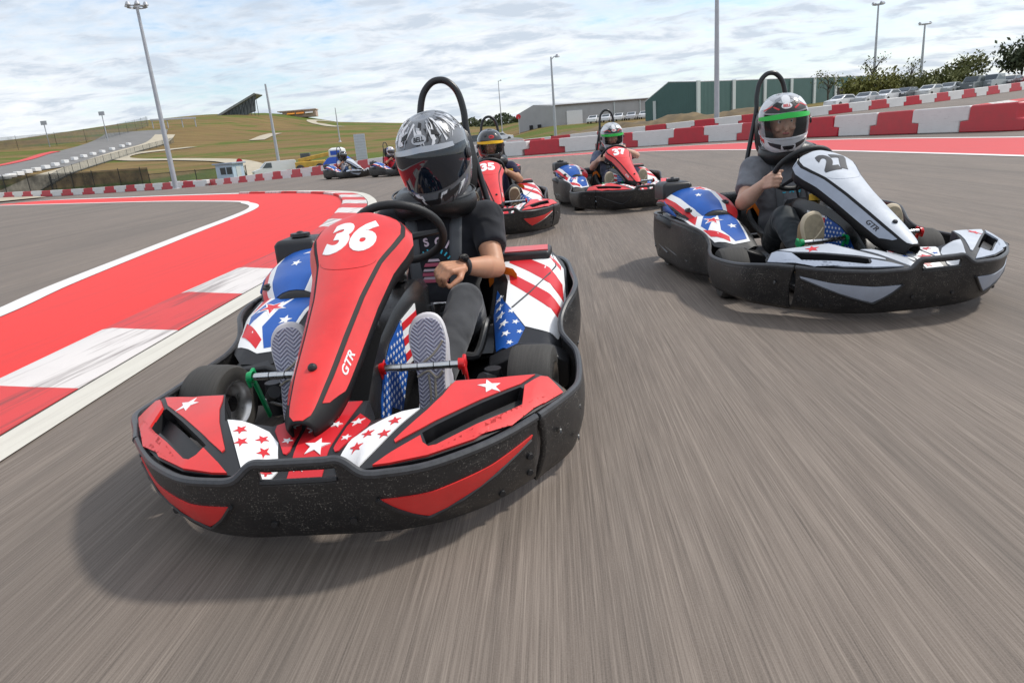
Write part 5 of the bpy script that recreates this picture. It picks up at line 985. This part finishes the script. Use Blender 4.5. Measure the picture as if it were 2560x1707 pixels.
def harness(root, front, bv, sv, vs):
    for v0, v1 in vs:
        pts = []
        for x in (-.92, -.86, -.80):
            h = bv.ray_cast(Vector((x, v0, 1.2)), Vector((0, 0, -1)))[0]
            if h: pts.append(h+Vector((0, 0, .006)))
        for z in (.60, .55, .49, .42, .35, .29): pts.append(front(v0+(v1-v0)*(.66-z)/.36, z)+Vector((.008, 0, 0)))
        pts = spline(pts, 3); MB().loft([[p+Vector((0, -.026, 0)), p+Vector((.002, -.013, .002)), p+Vector((.002, .013, .002)), p+Vector((0, .026, 0))] for p in pts], closed=False, caps=False).build('shoulder_strap', WEB, root, solid=.003)
    lp = spline([front(sv+d, .27)+Vector((.01, 0, 0)) for d in (-.14, -.08, 0, .08, .14)], 4); MB().loft([[p+Vector((0, 0, -.026)), p+Vector((.002, 0, 0)), p+Vector((0, 0, .026))] for p in lp], closed=False, caps=False).build('lap_belt', WEB, root, solid=.003)
    MB().box(front(sv, .27)+Vector((.02, 0, 0)), (.02, .06, .06)).build('buckle', CHROME, root, bevel=.006)
def face(root, hc, rot, iris=(.05, .025, .012)):
    F_ = Euler((rot[2], rot[1], rot[0])).to_matrix(); hc = Vector(hc); fm = mat('eye_white', (.7, .68, .66), .2); im = mat('dark_iris', iris, .1); br = mat('dark_hair', (.02, .013, .009), .7); lp = mat('lips', (.42, .13, .12), .4)
    for s_ in (-1, 1):
        c_ = hc+F_ @ Vector((.083, s_*.032, .008)); e_ = MB().sphere(c_, .0125, 14, 10).build('eye', fm, root); MB().sphere(c_+F_ @ Vector((.0075, 0, 0)), .0068, 12, 8).build('iris', im, e_)
        MB().tube([hc+F_ @ Vector((.096, s_*.014, .028)), hc+F_ @ Vector((.095, s_*.034, .036)), hc+F_ @ Vector((.083, s_*.052, .028))], [.0025, .003, .0015], 6).build('eyebrow', br, root)
    MB().sphere(hc+F_ @ Vector((.104, 0, -.062)), (.006, .022, .007), 12, 8).build('lips', lp, root)
    MB().tube(spline([hc+F_ @ Vector((.06, -.07, .03)), hc+F_ @ Vector((.092, -.05, .062)), hc+F_ @ Vector((.100, 0, .068)), hc+F_ @ Vector((.09, .05, .06)), hc+F_ @ Vector((.05, .072, .02))], 4), .011, 8).build('hair', br, root)
def grip(side, wy=.16, wz=.615, wu=-.41, el=None):
    y = .02+side*wy
    return dict(el=el or (-.64, .09+side*.30, .47), wr=(wu-.085, y+side*.03, wz-.03), fwd=(1, -side*.22, .28), side=(0, -side*.2, 1), back=(0, side, .15), curl=(62, 80, 55))
def legs(side, kn=None, an=None, shoe_=None, **k):
    d = dict(kn=kn or (-.27, .08+side*.185, .385), an=an or (.075, (.205 if side > 0 else -.225), .20), shoe=shoe_ or (.225, (.20 if side > 0 else -.228), .14), tilt=R(-10)); d.update(k); return d

# ------------------------------------------------------------------ the race: karts and drivers in place
def place(o, x, y, a): o.location = (x, y, 0); o.rotation_euler = (0, 0, R(a)); return o
WREMAP = {'red_plastic': WHT}
karts = [((-.437, 2.18, -94), '36', 'red', 'red and black go-kart number 36, nearest the camera'), ((1.80, 3.68, -85), '27', 'white', 'white go-kart number 27 on the right'), ((1.57, 8.8, -82), '37', 'red', 'red go-kart number 37 crossing in the middle distance'), ((-.06, 7.42, -83), '35', 'red', 'red go-kart directly behind the nearest driver'), ((-5.62, 27.7, -46), '', 'white', 'distant white go-kart, leftmost of all'), ((-3.4, 25.7, -43), '', 'red', 'distant red go-kart beside the leftmost white one'), ((-.10, 18.4, -70), '', 'red', 'red go-kart mostly hidden behind the second driver')]
roots = []
for i, (ps, num, colr, lb) in enumerate(karts):
    if i == 0: k = KART
    else:
        k = copy_tree(KART, None, {'red_plastic': WHT} if colr == 'white' else None)
        if colr == 'white':
            kill = []
            for o in k.children_recursive:
                b0 = o.name.split('.')[0]; m0 = o.material_slots[0].material if o.type == 'MESH' else None
                if b0 in ('lower_panel', 'bumper_accent', 'side_facet'): o.material_slots[0].material = PALE
                if o.parent and o.parent.parent and o.parent.parent.name.split('.')[0] == 'front_fairing' and b0 == 'star' and m0 == DEC_W: o.material_slots[0].material = DEC_R if o.parent.name.startswith('upper') or o.name[-1] in '13579' else DEC_B
                if b0 == 'star_panel':
                    o.material_slots[0].material = WHT
                    for q_ in list(o.children): kill.append(q_)
                if b0 in ('centre_panel', 'inner_strip'): o.material_slots[0].material = DEC_W
                if b0 == 'lettering': o.material_slots[0].material = DEC_K
                if b0 == 'crease': o.material_slots[0].material = PALE
        if colr == 'white':
            for q_ in kill: bpy.data.objects.remove(q_)
    roots.append(k); place(k, *ps); tag(k, lb, 'go-kart', 'racing go-karts')
for i, (ps, num, colr, lb) in enumerate(karts):
    if num == '37':
        for o in roots[i].children_recursive:
            if o.name.split('.')[0] == 'bumper_accent' and o.data.vertices[0].co.y < 0: o.material_slots[0].material = DEC_K
    if num: number(roots[i], num, DEC_K if colr == 'white' else DEC_W)
def new_driver(i, label):
    return tag(place(empty('person'), *karts[i][0]), label, 'person', 'kart drivers')
# driver of 36
d = new_driver(0, 'driver in silver and black helmet and black T-shirt, hand on knee, nearest')
hr = (R(-6), R(19), R(6)); hd_ = (-.72, .135, .892)
LH = legs(1, kn=(-.27, .262, .375)); LH.update(el=(-.62, .352, .425), wr=(-.452, .238, .468), fwd=(.75, -.62, .10), side=(.5, .0, -.6), back=(.35, .15, 1), curl=(48, 62, 45))
H, front, bv = driver(d, dict(head=hd_, hrot=hr, hk=1.12, sleeve=.62, L=LH, Rr={**grip(-1), **legs(-1)}, skin=SK, shirt=TEEK, trou=JEAN, shoes=(WSH, SOLE36, EDW), helm=(G36, VDK, None, False, (mat('silver_bar', (.45, .46, .48), .25, .6), DEC_K))), .0055)
harness(d, front, bv, SV, ((.005, .02), (.20, .175)))
def chest(v, z): return front(v, z)
LIL = mat('pale_lilac_print', (.62, .50, .58), .7); CYA = mat('cyan_print', (.03, .45, .62), .7); PIN = mat('dusty_pink_print', (.50, .10, .17), .7)
for ch, a in (('S', 104), ('C', 78), ('I', 58)):
    tv, tf_ = text2d(ch, .046, 0, .0016); ro = R(a-90); cx_, cz_ = .095+.115*math.cos(R(a))*-1*-1, .425+.115*math.sin(R(a)); decal('shirt_lettering', [([(cx_+x*math.cos(ro)-y*math.sin(ro), cz_+x*math.sin(ro)+y*math.cos(ro)) for x, y in tv], tf_)], chest, .002, LIL, d, .02, (1, 0, 0))
decal('shirt_rays', [[(.095+r_*math.cos(R(a))+w_*math.sin(R(a)), .425+r_*math.sin(R(a))-w_*math.cos(R(a))) for r_, w_ in ((.072, -.003), (.088, -.003), (.088, .003), (.072, .003))] for a in range(-20, 201, 14)], chest, .002, CYA, d, .02, (1, 0, 0))['kind'] = 'stuff'
decal('shirt_print', [[(.095-w0, z0), (.095+w0, z0), (.095+w1, z0+.014), (.095-w1, z0+.014)] for z0, w0, w1 in ((.40, .055, .052), (.44, .045, .036), (.372, .052, .055))], chest, .002, PIN, d, .02, (1, 0, 0)); decal('shirt_print', [[(.095-w0, z0), (.095+w0, z0), (.095+w0-.006, z0+.010), (.095-w0+.006, z0+.010)] for z0, w0 in ((.42, .05), (.386, .054), (.46, .026))], chest, .0022, LIL, d, .02, (1, 0, 0))
wt = empty('watch', LH['wr'], parent=d); fd = Vector(LH['fwd']).normalized(); q = fd.to_track_quat('Z', 'Y').to_matrix(); wc = fd*-.012
MB().tube([wc+q @ Vector((.0315*math.cos(a*.314), .0315*math.sin(a*.314), 0)) for a in range(20)], .010, 8, True).build('watch_band', DEC_K, wt); MB().lathe([(0, .010), (.018, .010), (.020, .004), (.020, -.006)], 16, wc+Vector((.010, .004, .032)), (.3, .1, 1)).build('watch_face', mat('watch_glass', (.01, .01, .012), .08), wt)
# driver of 27
d = new_driver(1, 'driver in grey T-shirt and black and white helmet with green visor strip, turning the wheel')
hr = (R(-17), R(9), R(3)); hd_ = (-.73, .055, .895); H, front, bv = driver(d, dict(head=hd_, hrot=hr, hk=1.12, bulk=1.12, L={**grip(1, .15, .66), **legs(1)}, Rr={**grip(-1, .17, .575, -.40, (-.62, -.245, .425)), **legs(-1, kn=(-.26, -.16, .36))}, skin=SK2, shirt=TEEG, trou=LEGB, shoes=(SHT, SOLEB, EDT), helm=(G27, VCL, VGR, True, (DEC_W, DEC_R))), .007)
harness(d, front, bv, SV, ((.0, .02), (.18, .16))); face(d, hd_, hr)
for i, ch in enumerate('CAG'):
    tv, tf_ = text2d(ch, .04, 0, .0015); decal('shirt_lettering', [([(.035+i*.05+x, .47+y) for x, y in tv], tf_)], front, .002, CYA, d, .02, (1, 0, 0))
# driver of 37
d = new_driver(2, 'driver in slate blue T-shirt with arm stretched over the wheel, middle distance')
hr = (R(-4), R(16), R(2)); hd_ = (-.70, .09, .86); LA = {**grip(1, .12, .70, -.33, (-.56, .38, .58)), **legs(1)}
H, front, bv = driver(d, dict(head=hd_, hrot=hr, hk=1.14, lean=.02, L=LA, Rr={**grip(-1, .16, .60), **legs(-1)}, skin=SK2, shirt=BLUEG, trou=NAVY, shoes=(SHT, SOLEB, EDT), helm=(G27, VCL, VGR, True, (DEC_W, DEC_R))), .010); face(d, hd_, hr); harness(d, front, bv, SV, ((.0, .02), (.18, .16)))
# driver of 35
d = new_driver(3, 'driver in navy shirt and black helmet with yellow visor strip, behind the nearest driver')
hr = (R(2), R(12), R(0)); hd_ = (-.72, .09, .89); H, front, bv = driver(d, dict(head=hd_, hrot=hr, hk=1.14, L={**grip(1, .16, .62), **legs(1)}, Rr={**grip(-1, .16, .62), **legs(-1)}, skin=SK3, shirt=NAVY, trou=JEAN, shoes=(SHT, SOLET, EDT), helm=(G35, VCL, VYE, True, (DEC_R, DEC_K))), .010); face(d, hd_, hr); harness(d, front, bv, SV, ((.0, .02), (.18, .16)))
for j, (v, z, mm) in enumerate(((.30, .585, VYE), (.31, .555, DEC_R))): decal('sleeve_patch', [[(v-.03, z-.012), (v+.025, z-.012), (v+.025, z+.012), (v-.03, z+.012)]], front, .004, mm, d, .02, (1, 0, 0))
# far drivers
d = new_driver(4, 'distant driver in pale top and black helmet, leftmost kart'); H, front, bv = driver(d, dict(head=(-.72, .09, .88), hrot=(R(-5), R(10), 0), L={**grip(1), **legs(1)}, Rr={**grip(-1), **legs(-1)}, skin=SK, shirt=WHT_C, trou=BLJ, shoes=(SHB, SOLEB, EDT), helm=(G35, VSM, None, False, None)), .014)
d = new_driver(5, 'distant driver in red shirt and blue and white helmet'); H, front, bv = driver(d, dict(head=(-.72, .09, .88), hrot=(R(-5), R(10), 0), L={**grip(1), **legs(1)}, Rr={**grip(-1), **legs(-1)}, skin=SK, shirt=REDT, trou=JEAN, shoes=(SHB, SOLEB, EDT), helm=(GBW, VSM, None, False, None)), .014)
d = new_driver(6, 'driver in black hidden behind the driver with the yellow visor strip'); H, front, bv = driver(d, dict(head=(-.72, .09, .86), hrot=(R(-5), R(10), 0), hk=1., L={**grip(1), **legs(1)}, Rr={**grip(-1), **legs(-1)}, skin=SK, shirt=TEEK, trou=JEAN, shoes=(SHB, SOLEB, EDT), helm=(G35, VSM, None, False, None)), .016)
